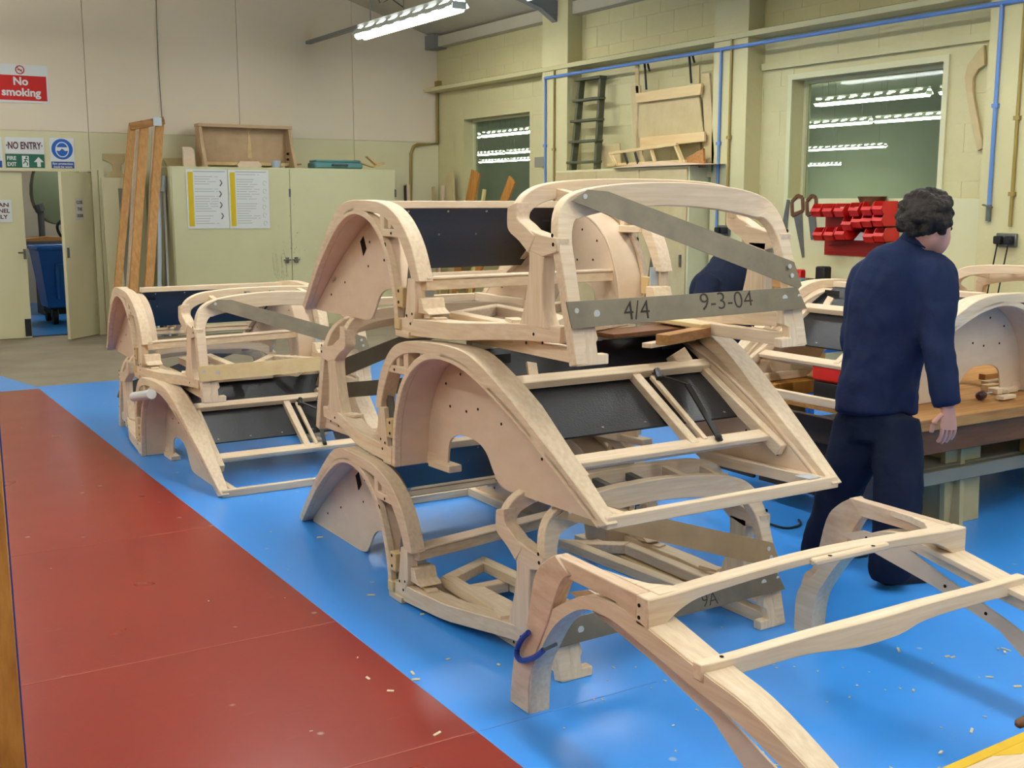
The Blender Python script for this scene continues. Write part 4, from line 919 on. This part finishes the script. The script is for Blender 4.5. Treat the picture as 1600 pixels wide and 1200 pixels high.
# ------------------------------------------------------------------ planks leaning below the small window
GL = 'planks leaning near the small window'
for k, (b, t_, w, mt, lab) in enumerate((
    ((732,330),(744,268), .24, 'orange_wood', 'orange-brown plank leaning at the left of the small window'),
    ((782,330),(801,280), .18, 'orange_wood', 'orange-brown plank slanting to the right in front of the small window'),
    ((752,332),(757,296), .06, 'paint_pipe', 'thin pale plank between the two orange planks'),
    ((705,330),(703,270), .2, 'board_beige', 'grey-beige board leaning on the wall left of the small window'),
    ((679,330),(677,292), .06, 'board_beige', 'short beige board nearest the room corner'),
    ((690,330),(692,290), .07, 'ply', 'short pale board next to the grey-beige one'))):
    q = on(*t_, 0, 7.74); p = on(*b, 0, 7.70); d = (q-p); p2 = p+d*(-(p.z-.02)/d.z)
    solo('plank', MB().beam((p2.x,p2.y,.02), q, w, .03, (-1,0,.2)), mt, lab, 'plank', GL, .003)
for k, (px, mt) in enumerate(((634,'dark_wood'),(637,'ply'))):
    p = on(px,330,1,14.55); q = on(px,290-k*2,1,14.7)
    solo('plank', MB().beam((p.x,14.5,.02), q, .05, .03, (0,1,0)), mt, ('narrow dark strip standing right of the cupboard','narrow pale strip standing right of the cupboard')[k], 'plank', GL, .002)
# ------------------------------------------------------------------ bench under the large window: board, saws, red bins
wbk = thing('wall_bench', 'workbench along the right wall below the large window', 'workbench', (7.4, 6.7, 0))
part('worktop', MB().box((7.15,5.4,.86), (XR,8.15,.92)), 'pine_x', wbk, .004)
for y in (5.45, 6.75, 8.05):
    for x in (7.2, 7.75): part('leg', MB().box((x,y,0), (x+.08,y+.08,.86)), 'pine', wbk, .003)
part('apron', MB().box((7.18,5.42,.72), (7.21,8.13,.86)), 'pine_x', wbk, .003)
XBD = 7.80
solo('tool_board', MB().box((XBD,5.72,.95), (XBD+.03,7.80,1.67)), 'cabinet_paint', 'pale painted tool board below the large window', 'tool board', bevel=.003)
rp = thing('louvred_panel', 'dark red louvred panel holding plastic bins', 'bin panel', (XBD-.02, 6.85, 1.18))
pA, pB, pC = on(1291,325,0,XBD-.01), on(1386,323,0,XBD-.01), on(1291,398,0,XBD-.01)
part('panel', MB().box((XBD-.012,pB.y,pC.z), (XBD,pA.y,pA.z)), 'red_panel', rp)
for r_ in range(7):
    z = pC.z+.03+r_*(pA.z-pC.z-.05)/6.3
    part('louvre', MB().box((XBD-.02,pB.y+.04,z), (XBD-.012,pA.y-.04,z+.008)), 'red_panel', rp)
def bin_(px, py, w, lab):
    X1 = XBD-.02; p = on(px, py, 0, X1-.15)
    y0, y1 = p.y-w/2, p.y+w/2; z = p.z; h_ = .115; t_ = .004
    t = thing('storage_bin', lab, 'bin', (X1-.09, p.y, z), 'red plastic bins on the louvred panel')
    m = MB()
    m.prism([(X1,y0,z),(X1-.17,y0,z),(X1-.20,y0,z+.05),(X1-.16,y0,z+h_),(X1,y0,z+h_)], (0,t_,0))
    m.prism([(X1,y1-t_,z),(X1-.17,y1-t_,z),(X1-.20,y1-t_,z+.05),(X1-.16,y1-t_,z+h_),(X1,y1-t_,z+h_)], (0,t_,0))
    m.box((X1-.17,y0,z), (X1,y1,z+t_)); m.box((X1-t_,y0,z), (X1,y1,z+h_))
    m.prism([(X1-.17,y0,z),(X1-.20,y0,z+.05),(X1-.196,y0,z+.05),(X1-.166,y0,z+.004)], (0,y1-y0,0))
    part('tub', m, 'red_plastic', t)
    part('lip', MB().prism([(X1-.203,y0,z+.048),(X1-.185,y0,z+.075),(X1-.18,y0,z+.072),(X1-.198,y0,z+.046)], (0,y1-y0,0)), 'red_plastic', t)
for px, py, lab in ((1279,339,'leftmost red bin of the top row'),(1297,339,'second red bin of the top row'),(1315,339,'third red bin of the top row'),(1338,338,'fourth red bin of the top row'),(1358,337,'fifth red bin of the top row'),(1375,336,'rightmost red bin of the top row'),
    (1327,360,'left red bin of the middle row'),(1342,356,'second red bin of the middle row'),(1358,355,'third red bin of the middle row'),(1375,354,'right red bin of the middle row'),
    (1282,376,'left red bin of the bottom row'),(1299,376,'second red bin of the bottom row'),(1316,375,'third red bin of the bottom row'),(1361,379,'fourth red bin of the bottom row'),(1377,378,'rightmost red bin of the bottom row')):
    bin_(px, py, .105, lab)
pp = on(1344,372,0,XBD-.12)
solo('folded_card', MB().prism([(pp.x,pp.y+.07,pp.z-.02),(pp.x,pp.y+.0,pp.z+.05),(pp.x,pp.y-.07,pp.z+.045),(pp.x,pp.y-.03,pp.z-.02)], (.1,0,.0)), 'white_card', 'white folded card among the red bins', 'card')
bw_ = on(1362,323,0,XBD-.05)
solo('wooden_bowl', MB().loft([[(bw_.x+r*.6*math.cos(a*PI/10),bw_.y+r*math.sin(a*PI/10),z) for a in range(20)] for r,z in ((.10,pA.z+.012),(.145,pA.z+.10),(.135,pA.z+.10),(.09,pA.z+.02))]), 'brown_wood', 'brown wooden bowl standing on the red bin panel', 'bowl')
solo('shelf_slat', MB().box((XBD-.14,pB.y+.06,pA.z), (XBD,pA.y-.2,pA.z+.012)), 'ply', 'thin wooden slat lying along the top of the red panel', 'slat')
def saw(px_h, py_h, px_t, py_t, w0, w1, label, handle=True):
    X = XBD-.006; t = thing('hand_saw', label, 'saw', tuple(on(px_t,py_t,0,X)), 'hand saws on the tool board')
    a0 = on(px_h, py_h, 0, X); b0 = on(px_t, py_t, 0, X); d = (b0-a0).normalized(); n = V(0, d.z, -d.y)
    part('blade', MB().prism([a0-n*w0/2, a0+n*w0/2, b0+n*w1/2, b0-n*w1/2], (-.003,0,0)), 'steel_grey', t)
    if handle:
        pts = [a0-n*w0*.62+d*.03, a0+n*w0*.62+d*.01, a0+n*w0*.75-d*.11, a0+n*w0*.25-d*.14, a0-n*w0*.5-d*.10]
        hp_ = [a0-n*w0*.25-d*.02, a0+n*w0*.3-d*.03, a0+n*w0*.35-d*.075, a0-n*w0*.1-d*.07]
        m = MB(); q = len(pts)
        for i in range(q):
            j = (i+1) % q; m.beam(pts[i], pts[j], .032, .02, (1,0,0))
        part('handle', m, 'brown_wood', t, .004)
saw(1246,330, 1255,402, .11,.025, 'large hand saw with brown handle hanging left of the red bins')
saw(1268,330, 1272,374, .09,.075, 'tenon saw hanging beside the red bins')
saw(1232,312, 1222,380, .035,.09, 'plain saw blade hanging leftmost on the tool board', False)
def wb_item(name, px, py, size, mt, lab, cat):
    p = on(px, py, 2, .92); solo(name, MB().box((p.x-size[0]/2,p.y-size[1]/2,.92), (p.x+size[0]/2,p.y+size[1]/2,.92+size[2])), mt, lab, cat, bevel=.012)
def wall_item(px, y, x, w, d_, h_, name, mt, lab, cat):
    yy = on(px, y, 0, x).y; solo(name, MB().box((x-d_/2,yy-w/2,.92), (x+d_/2,yy+w/2,.92+h_)), mt, lab, cat, bevel=.012)
wall_item(1249,412,7.5,.10,.08,.13,'hand_tool','red_plastic','small red power tool at the left end of the wall bench','tool')
wall_item(1246,425,7.42,.17,.1,.06,'tape_case','teal_plastic','teal case lying below the red power tool','case')
wall_item(1287,412,7.62,.11,.1,.16,'battery_charger','rubber','small black square battery pack on the wall bench','battery pack')
wall_item(1300,424,7.45,.32,.1,.04,'red_tray','red_plastic','flat red strip lying on the wall bench','tray')
wall_item(1335,426,7.45,.12,.1,.06,'red_tray','red_plastic','red block half hidden by the man on the wall bench','tray')
# ------------------------------------------------------------------ workbench carrying a body frame
bt = thing('low_workbench', 'low heavy workbench behind the man carrying a body frame', 'workbench', (6.0, 4.2, 0))
part('front_plank', MB().box((4.30,3.46,.575), (7.5,3.86,.632)), 'board_beige' if False else 'pine_x', bt, .004)
part('rear_plank', MB().box((4.45,4.62,.555), (7.5,5.0,.632)), 'orange_wood', bt, .004)
part('middle_plank', MB().box((5.1,3.88,.575), (7.5,4.58,.622)), 'pine_x', bt, .004)
part('apron', MB().box((4.32,3.49,.45), (7.5,3.53,.573)), 'brown_wood', bt, .004)
part('end_apron', MB().box((4.36,3.53,.42), (4.40,4.98,.555)), 'dark_wood', bt, .004)
part('shelf', MB().box((4.6,3.62,.30), (7.4,4.9,.34)), 'grey_door', bt, .004)
part('shelf_beam', MB().box((4.5,3.58,.26), (7.45,3.62,.33)), 'grey_door', bt, .004)
for x in (4.9, 7.1):
    part('leg', MB().prism([(x,3.62,.57),(x,3.86,.57),(x,3.95,0),(x,3.60,0)], (.035,0,0)).prism([(x-.12,3.62,.57),(x+.16,3.62,.57),(x+.24,3.66,0),(x-.04,3.66,0)], (0,.03,0)), 'board_beige', bt, .003)
    part('leg', MB().prism([(x-.10,4.85,.55),(x+.16,4.85,.55),(x+.24,4.85,0),(x-.04,4.85,0)], (0,.03,0)), 'board_beige', bt, .003)
part('vice_block', MB().box((5.36,3.50,.35), (5.46,3.60,.45)), 'orange_wood', bt)
for k in range(3):
    part('shadow_panel', MB().box((4.41+k*.0,3.9+k*.34,.12), (4.43,4.2+k*.34,.42)), 'dark_wood', bt, .003)  # dark panels stand in for the shadow under the bench
tbx = thing('tool_box', 'red and black tool box on the workbench edge', 'tool box', tuple(V(4.62,4.18,.632)))
part('box', MB().box((4.55,4.05,.575), (4.95,4.30,.70)), 'rubber', tbx, .008); part('lid', MB().box((4.54,4.04,.70), (4.96,4.31,.80)), 'red_plastic', tbx, .015)
part('support', MB().box((4.5,4.02,.555), (5.1,4.5,.575)), 'pine_x', bt)
sd = thing('screwdriver', 'screwdriver with dark purple handle on the workbench', 'screwdriver', tuple(on(1525,618,2,.65)))
pH = on(1535,617,2,.66); mat('purple', rgb(52, 14, 30), .35, .5)
part('grip', MB().tube([pH+V(-.06,-.02,0), pH+V(-.045,-.015,0), pH, pH+V(.03,.01,0)], [.012,.022,.024,.014], 10), 'purple', sd)
part('shank', MB().tube([pH+V(.03,.01,0), pH+V(.16,.06,-.01)], .005, 8), 'steel_pale', sd)
rs = random.Random(11)
for k, (px, py, l, mt, lab) in enumerate(((1548,602,.10,'ply_yellow','square pale offcut behind the screwdriver'),(1552,593,.16,'ash_x','thin pale stick behind the square offcut'),(1575,606,.14,'ash_x','flat pale offcut in the axle opening'),(1568,592,.06,'dark_wood','tiny dark offcut in the axle opening'),(1560,583,.30,'pine_x','long brown batten behind the axle opening'),(1572,617,.12,'ash_x','pale strip at the right of the screwdriver'))):
    p = on(px, py, 2, .66); solo('offcut', MB().cbox((p.x,p.y,.632+.018), (l,.045,.034 if k in (0,4) else .018), (0,0,rs.uniform(-.4,.4))), mt, lab+' on the workbench', 'offcut', 'offcuts on the low workbench', .002)
solo('yellow_box', MB().box((5.62,3.55,.632), (5.78,3.68,.72)), 'yellow_paint', 'bright yellow box at the right picture edge on the workbench', 'box', bevel=.006)
solo('white_post', MB().box((5.80,3.66,.632), (5.84,3.70,1.12)), 'white_sign', 'white upright strip beside the wheel arch at the right edge', 'strip', bevel=.002)
solo('blue_stool', MB().box((5.9,5.6,.0), (5.95,5.65,.62)).box((5.9,6.0,.0), (5.95,6.05,.62)).box((6.3,5.6,.0), (6.35,5.65,.62)).box((6.3,6.0,.0), (6.35,6.05,.62)).box((5.88,5.58,.6), (6.37,6.07,.65)), 'blue_plastic', 'blue stand glimpsed below the frame on the workbench', 'stand')
# black cable on the floor under the frames
solo('floor_cable', MB().tube(crom([tuple(on(*p,2,.006)) for p in ((1155,800),(1185,812),(1225,825),(1250,820),(1248,812))], 5), .006, 6), 'rubber', 'black cable lying on the blue floor behind the central stack', 'cable')
# ------------------------------------------------------------------ left edge post, yellow-painted plank
q0, q1 = at(40,1200,2.2), at(3,733,2.2); d = (q1-q0)
pb = q0+d*(-(q0.z)/d.z); ptp = q0+d*2.3
lp_ = thing('timber_post', 'orange-brown timber post cut off by the left picture edge', 'post', tuple(pb))
sdv = RT*.022
RD = (at(20,900,2.2)-CAM).normalized(); RS_ = RD.cross(V(0,0,1)).normalized()
part('post', MB().beam(pb-RS_*.022, ptp-RS_*.022, .044, .05, RD), 'orange_wood', lp_, .002)
part('blue_edging', MB().beam(pb+RS_*.0015, ptp+RS_*.0015, .003, .03, RD), 'clamp_blue', lp_)
part('dark_edging', MB().beam(pb-RS_*.053, ptp-RS_*.053, .016, .04, RD), 'blue_label', lp_)
zq = .16
ya, yb2 = on(1470,1200,2,zq), on(1600,1143,2,zq); dv = (yb2-ya).normalized(); nv = V(dv.y,-dv.x,0)
yp = thing('yellow_plank', 'worn yellow-edged plank in the bottom right corner', 'plank', tuple(V(ya.x,ya.y,zq-.05)))
e0, e1 = ya-dv*.25, yb2+dv*.5
part('plank', MB().prism([e0+nv*.035-V(0,0,.05), e1+nv*.035-V(0,0,.05), e1+nv*.26-V(0,0,.05), e0+nv*.26-V(0,0,.05)], (0,0,.05)), 'ash_x', yp, .002)
part('yellow_edge', MB().prism([e0-V(0,0,.05), e1-V(0,0,.05), e1+nv*.034-V(0,0,.05), e0+nv*.034-V(0,0,.05)], (0,0,.051)), 'yellow_paint', yp, .002)
patch = [e0+dv*.42+nv*.035, e0+dv*.75+nv*.035, e0+dv*.75+nv*.05, e0+dv*.68+nv*.07, e0+dv*.6+nv*.06, e0+dv*.5+nv*.075]
part('paint_remnant', MB().prism([p+V(0,0,.0002) for p in patch], (0,0,.0008)), 'yellow_paint', yp)
for t_ in (.1, .85):
    part('foot', MB().beam(e0+dv*t_+nv*.05-V(0,0,zq), e0+dv*t_+nv*.05-V(0,0,.05), .06, .06, (1,0,0)), 'pine', yp)
    part('foot', MB().beam(e0+dv*t_+nv*.22-V(0,0,zq), e0+dv*t_+nv*.22-V(0,0,.05), .06, .06, (1,0,0)), 'pine', yp)
ht = on(1592,1131,2,zq)
solo('haft', MB().tube([ht-dv*.012, ht, ht+dv*.03, ht+dv*.09, ht+dv*.12], [.006,.014,.016,.013,.006], 10), 'brown_wood', 'chisel of reddish brown wood by the yellow plank', 'haft')  # rounded wooden tool handle alone, without a blade
# wood shavings scattered on the floor
rs = random.Random(5); m = MB()
spots = [(1546,1058),(1590,1073),(1572,1015),(1570,1019),(1560,1014),(1518,1142),(1470,1176),(1427,1079),(1480,1026),(1489,1027),(1404,1016),(700,1030),(779,1039),(645,1052),(683,1147),(650,1062),(575,1060),(660,960),(580,930),(610,1080),(500,840)]
for px, py in spots:
    p = on(px, py, 2, .002); l = rs.uniform(.012, .035); a = rs.uniform(0, 3)
    m.cbox((p.x, p.y, .003), (l, .008, .004), (rs.uniform(-.3,.3), rs.uniform(-.15,.15), a))
for k in range(110):
    x, y = (rs.uniform(1.9,3.4), rs.uniform(1.4,3.2)) if k < 70 else (rs.uniform(.4,5.5), rs.uniform(2,7))
    m.cbox((x, y, .0022), (rs.uniform(.004,.014), .005, .002), (0, 0, rs.uniform(0,3)))
solo('wood_shavings', m, 'shaving', 'pale wood shavings and sawdust specks scattered over the painted floor', 'shavings', kind='stuff')
#@@PEOPLE
# ------------------------------------------------------------------ people
def remesh(mb, voxel, smooth_it=4):
    me = mb.mesh('tmp', 'skin', 0); o = bpy.data.objects.new('tmp', me)
    r = o.modifiers.new('r', 'REMESH'); r.mode = 'VOXEL'; r.voxel_size = voxel; r.use_smooth_shade = True
    s_ = o.modifiers.new('s', 'SMOOTH'); s_.factor = .5; s_.iterations = smooth_it
    out = baked(o); bpy.data.meshes.remove(me)
    return out
def put(name, me, mt, parent, wrinkle=0, wscale=9):
    L = wloc(parent)
    if wrinkle:
        from mathutils import noise
        new = []
        for c, nv_ in [(v.co.copy(), v.normal.copy()) for v in me.vertices]:
            n = noise.fractal(Vector((c.x*wscale*1.5, c.y*wscale*1.5, c.z*wscale)), 1, 2, 3)
            new += list(c+nv_*n*wrinkle)
        me.vertices.foreach_set('co', new); me.update()
    me.transform(Matrix.Translation(-L)); me.materials.clear(); me.materials.append(MAT[mt])
    for p in me.polygons: p.use_smooth = True; p.material_index = 0
    o = link(name, me, parent); return o
def limb(mb, pts, n=14):
    """pts: list of (Vector, radius or (across, depth)); smooth tapering tube"""
    rows = []
    for p, r in pts:
        r = r if isinstance(r, tuple) else (r, r); rows.append((p.x, p.y, p.z, r[0], r[1]))
    rows = crom(rows, 4)
    rings = []
    P_ = [Vector(r[:3]) for r in rows]
    for i, r in enumerate(rows):
        d = (P_[min(i+1,len(P_)-1)]-P_[max(i-1,0)]).normalized()
        a = d.cross(FW).normalized(); b = a.cross(d).normalized()
        if a.dot(RT) < 0: a = -a
        rings.append([P_[i]+a*r[3]*math.cos(2*PI*k/n)+b*r[4]*math.sin(2*PI*k/n) for k in range(n)])
    mb.loft(rings)
    return mb
def hand(mb, wrist, dirv, palmn, side, curl=.5, k=1.0):
    """palm with four fingers and a thumb; dirv points to the fingers, palmn out of the palm, side toward the thumb"""
    d = dirv.normalized(); n = palmn.normalized(); s_ = side.normalized()
    pc = [(wrist, (.027*k,.020*k)), (wrist+d*.03*k, (.036*k,.017*k)), (wrist+d*.075*k, (.042*k,.014*k)), (wrist+d*.095*k, (.038*k,.011*k))]
    rows = []
    for p, r in pc: rows.append([p+s_*r[0]*math.cos(2*PI*j/12)+n*r[1]*math.sin(2*PI*j/12) for j in range(12)])
    mb.loft(rows)
    for f, (off, ln) in enumerate(((.030,.070),(.010,.078),(-.011,.072),(-.031,.057))):
        p = wrist+d*.085*k+s_*off*k; a = d.copy(); pts = [p]
        for seg in range(3):
            an = curl*(.5+.5*seg); a = (d*math.cos(an)+n*math.sin(an)).normalized(); p = p+a*ln*k*(.45,.32,.23)[seg]; pts.append(p)
        mb.tube(crom([tuple(q) for q in pts], 3), [.0092*k-.0002*j for j in range(10)], 8)
    p = wrist+d*.03*k+s_*.03*k; pts = [p, p+(d*.6+s_*.7+n*.2).normalized()*.035*k]; pts.append(pts[-1]+(d*.9+s_*.25+n*.3).normalized()*.03*k); pts.append(pts[-1]+(d+n*.3).normalized()*.022*k)
    mb.tube(crom([tuple(q) for q in pts], 3), [.0115*k-.0003*j for j in range(10)], 8)
    return mb
D0 = 4.93
man = thing('person', 'man in navy work jacket and trousers walking past the bench, seen from behind', 'person', tuple(V(*(on(1372,900,2,0)))))
man.location.z = 0
J = lambda px, py, d=D0: at(px, py, d)
hipL, hipR = J(1346,664,5.02), J(1400,670,4.93)
# face direction: away from the camera and to the right
face = (FW*.35+RT*.9+V(0,0,-.35)).normalized()
head = J(1451,352,4.84)
body = MB()
limb(body, [(J(1372,670,4.98),(.10,.08)), (J(1380,580,4.96),(.12,.09)), (J(1400,480,4.93),(.15,.10)), (J(1422,410,4.90),(.13,.085)), (J(1436,388,4.88),(.06,.06)), (J(1444,368,4.87),(.056,.06))])
body.ball(head, (.082,.095,.115), 16, 12)
body.ball(head+face*.035+V(0,0,-.035), (.065,.07,.085), 14, 10)
lat = face.cross(V(0,0,1)).normalized(); fu = lat.cross(face).normalized()
body.tube([head+face*.088+fu*.015, head+face*.112-fu*.018, head+face*.092-fu*.03], [.010,.014,.008], 8)          # nose
body.ball(head+face*.085-fu*.065, (.028,.028,.012), 8, 6); body.ball(head+face*.075-fu*.10, (.03,.03,.022), 8, 6)   # mouth, chin
for s_ in (-1, 1): body.ball(head+lat*s_*.085-face*.005, (.016,.026,.032), 8, 6); body.ball(head+face*.07+lat*s_*.034+fu*.02, .017, 8, 6)
# arms and legs under the clothes
shL, elL, wrL = J(1362,438,4.98), J(1340,530,5.08), J(1352,600,5.22)
shR, elR, wrR = J(1464,425,4.82), J(1463,530,4.78), J(1481,634,4.74)
limb(body, [(shL,.055),(elL,.045),(wrL,.028)]); limb(body, [(shR,.055),(elR,.045),(wrR+V(0,0,-.02),.028)])
knL, anL = J(1315,755,5.14), J(1287,845,5.28)
knR, anR = J(1403,770,4.88), J(1395,890,4.90)
limb(body, [(hipL,.065),(knL,.06),(anL,.045)]); limb(body, [(hipR,.06),(knR,.06),(anR,.045)])
bo = put('body', remesh(body, .009, 3), 'skin', man)
hn = MB()
hand(hn, wrR+V(0,0,-.005), V(0,0,-1)+RT*.12+FW*.05, (FW*.9-RT*.35), (-RT*.9-FW*.35), .55, 1.05)
hand(hn, wrL, (FW*.7+V(0,0,-.5)), V(0,0,-1), -RT, .5)
Lm = wloc(man); hn.v = [v-Lm for v in hn.v]; hme = hn.mesh('hands', 'skin', 60)
bmj = bmesh.new(); bmj.from_mesh(bo.data); bmj.from_mesh(hme); bmj.to_mesh(bo.data); bmj.free()
for p in bo.data.polygons: p.use_smooth = True
ey = MB()
for s_ in (-1, 1): ey.ball(head+face*.083+lat*s_*.034+fu*.02, .010, 8, 6)
part('eye', ey, 'hole', man)
# hair: curly mop
hr = MB(); rs = random.Random(4)
hr.ball(head+V(0,0,.03)-face*.02, (.098,.108,.105), 14, 10)
for k in range(170):
    th = rs.uniform(0, 2*PI); ph = math.acos(rs.uniform(-.55, 1)); v = V(math.sin(ph)*math.cos(th), math.sin(ph)*math.sin(th), math.cos(ph))
    if v.dot(face) > .45 and v.z < .55: continue
    hr.ball(head+V(0,0,.025)-face*.018+V(v.x*.103, v.y*.11, v.z*.108), rs.uniform(.015,.027), 7, 5)
put('hair', remesh(hr, .007, 1), 'hair', man, .004, 40)
# jacket
jk = MB()
limb(jk, [(J(1368,646,4.985),(.183,.14)), (J(1370,618,4.98),(.18,.14)), (J(1380,560,4.965),(.172,.135)), (J(1392,500,4.95),(.188,.14)), (J(1404,450,4.93),(.196,.138)), (J(1414,420,4.91),(.172,.12)), (J(1424,398,4.90),(.115,.09)), (J(1433,382,4.885),(.07,.07)), (J(1436,374,4.88),(.066,.066))], 20)
limb(jk, [(J(1385,428,4.95),.085), (shL,.092), (J(1350,480,5.02),.078), (elL,.068), (J(1346,565,5.15),.058), (J(1351,594,5.21),.05)])
limb(jk, [(J(1440,420,4.87),.085), (J(1461,428,4.83),.092), (J(1464,480,4.8),.080), (elR,.072), (J(1472,585,4.76),.064), (J(1480,634,4.745),.058)])
put('jacket', remesh(jk, .014, 4), 'navy', man, .015, 6)
cf = MB(); limb(cf, [(J(1431,384,4.885),(.078,.078)), (J(1437,371,4.878),(.072,.072))]); part('collar', cf, 'navy', man, .004)
# trousers
tr = MB()
limb(tr, [(J(1370,600,4.98),(.150,.115)), (J(1368,650,4.985),(.158,.125)), (J(1370,685,4.99),(.145,.12))], 18)
limb(tr, [(J(1342,650,5.03),(.10,.105)), (J(1335,700,5.06),(.112,.11)), (knL,(.105,.10)), (J(1300,805,5.22),(.098,.09)), (J(1286,850,5.30),(.10,.09)), (J(1284,866,5.32),(.094,.088))])
limb(tr, [(J(1400,655,4.93),(.10,.105)), (J(1402,710,4.91),(.112,.11)), (knR,(.105,.10)), (J(1398,840,4.89),(.098,.092)), (J(1393,878,4.91),(.10,.092)), (J(1392,900,4.93),(.094,.088))])
put('trousers', remesh(tr, .014, 4), 'navy_dark', man, .009, 7)
def shoe(heel, toe, w=.047):
    d = (toe-heel).normalized(); s_ = V(-d.y, d.x, 0); m = MB(); rings = []
    for t, ww, h_ in ((0,.6,.075),(.08,.85,.10),(.3,.9,.095),(.55,.95,.065),(.8,1,.05),(.95,.75,.04),(1,.4,.025)):
        c = heel+(toe-heel)*t; w_ = w*ww
        rings.append([V(*(c+s_*w_*a))+V(0,0,z) for a, z in ((-1,.002),(1,.002),(1.0,h_*.45),(.62,h_*.9),(0,h_),(-.62,h_*.9),(-1.0,h_*.45))])
    m.loft(rings); return m
hb = on(1376,912,2,0); part('shoe', shoe(V(hb.x,hb.y,0), V(hb.x,hb.y,0)+(RT*.95+FW*.25).to_2d().to_3d().normalized()*.29), 'shoe', man)
hb = on(1262,868,2,0); part('shoe', shoe(V(hb.x,hb.y,0), V(hb.x,hb.y,0)+(RT*.9+FW*.0).to_2d().to_3d().normalized()*.28), 'shoe', man)
# second worker, bent over behind the topmost frame
m2p = thing('person', 'second worker in navy overalls bending down behind the topmost frame', 'person', (5.55, 6.1, 0))
K = lambda px, py, d=7.75: at(px, py, d)
bd = MB()
limb(bd, [(K(1160,470,7.82),(.09,.08)), (K(1152,428,7.78),(.08,.08)), (K(1130,448,7.66),(.09,.08)), (K(1105,470,7.55),(.06,.06))])
bd.ball(K(1098,492,7.45), (.085,.09,.11), 14, 10)
hv = K(1098,492,7.45)
bd.ball(hv+V(-.05,-.06,-.03), (.02,.02,.03), 8, 6)
put('body', remesh(bd, .012, 3), 'skin', m2p)
ov = MB()
g = V(5.62, 6.25, 0)
limb(ov, [(K(1090,476,7.5),(.08,.08)), (K(1106,462,7.55),(.15,.13)), (K(1128,440,7.65),(.15,.14)), (K(1150,410,7.75),(.145,.14)), (K(1160,425,7.8),(.14,.14)), (K(1160,470,7.85),(.17,.15)), (K(1160,520,7.85),(.17,.15))], 18)
for dx in (-.09, .09): limb(ov, [(K(1160,510,7.85)+V(dx,0,0),.11), (K(1160,600,7.85)+V(dx,.02,0),.09), (V(K(1160,600,7.85).x+dx, K(1160,600,7.85).y, .06),.085)])
limb(ov, [(K(1110,438,7.5),.085), (K(1095,480,7.4),.07), (K(1085,520,7.35),.05)])
limb(ov, [(K(1135,430,7.8),.085), (K(1115,480,7.8),.07), (K(1100,520,7.7),.05)])
put('overalls', remesh(ov, .014, 4), 'navy_dark', m2p, .008, 7)
h2 = MB(); h2.ball(hv+V(.02,.03,.02), (.095,.1,.11), 12, 9); put('hair', remesh(h2, .012, 1), 'hair', m2p, .004, 40)
b2 = MB()
for px, dpt, y in ((1085,7.35,525),(1100,7.7,525)): hand(b2, K(px,y,dpt), V(0,0,-1), -RT, FW, .5)
part('hand', b2, 'skin', m2p)
fx = K(1160,600,7.85)
for dx in (-.09, .09): part('shoe', shoe(V(fx.x+dx,fx.y+.08,0), V(fx.x+dx-.02,fx.y-.2,0)), 'shoe', m2p)

bpy.data.scenes.remove(TMP)
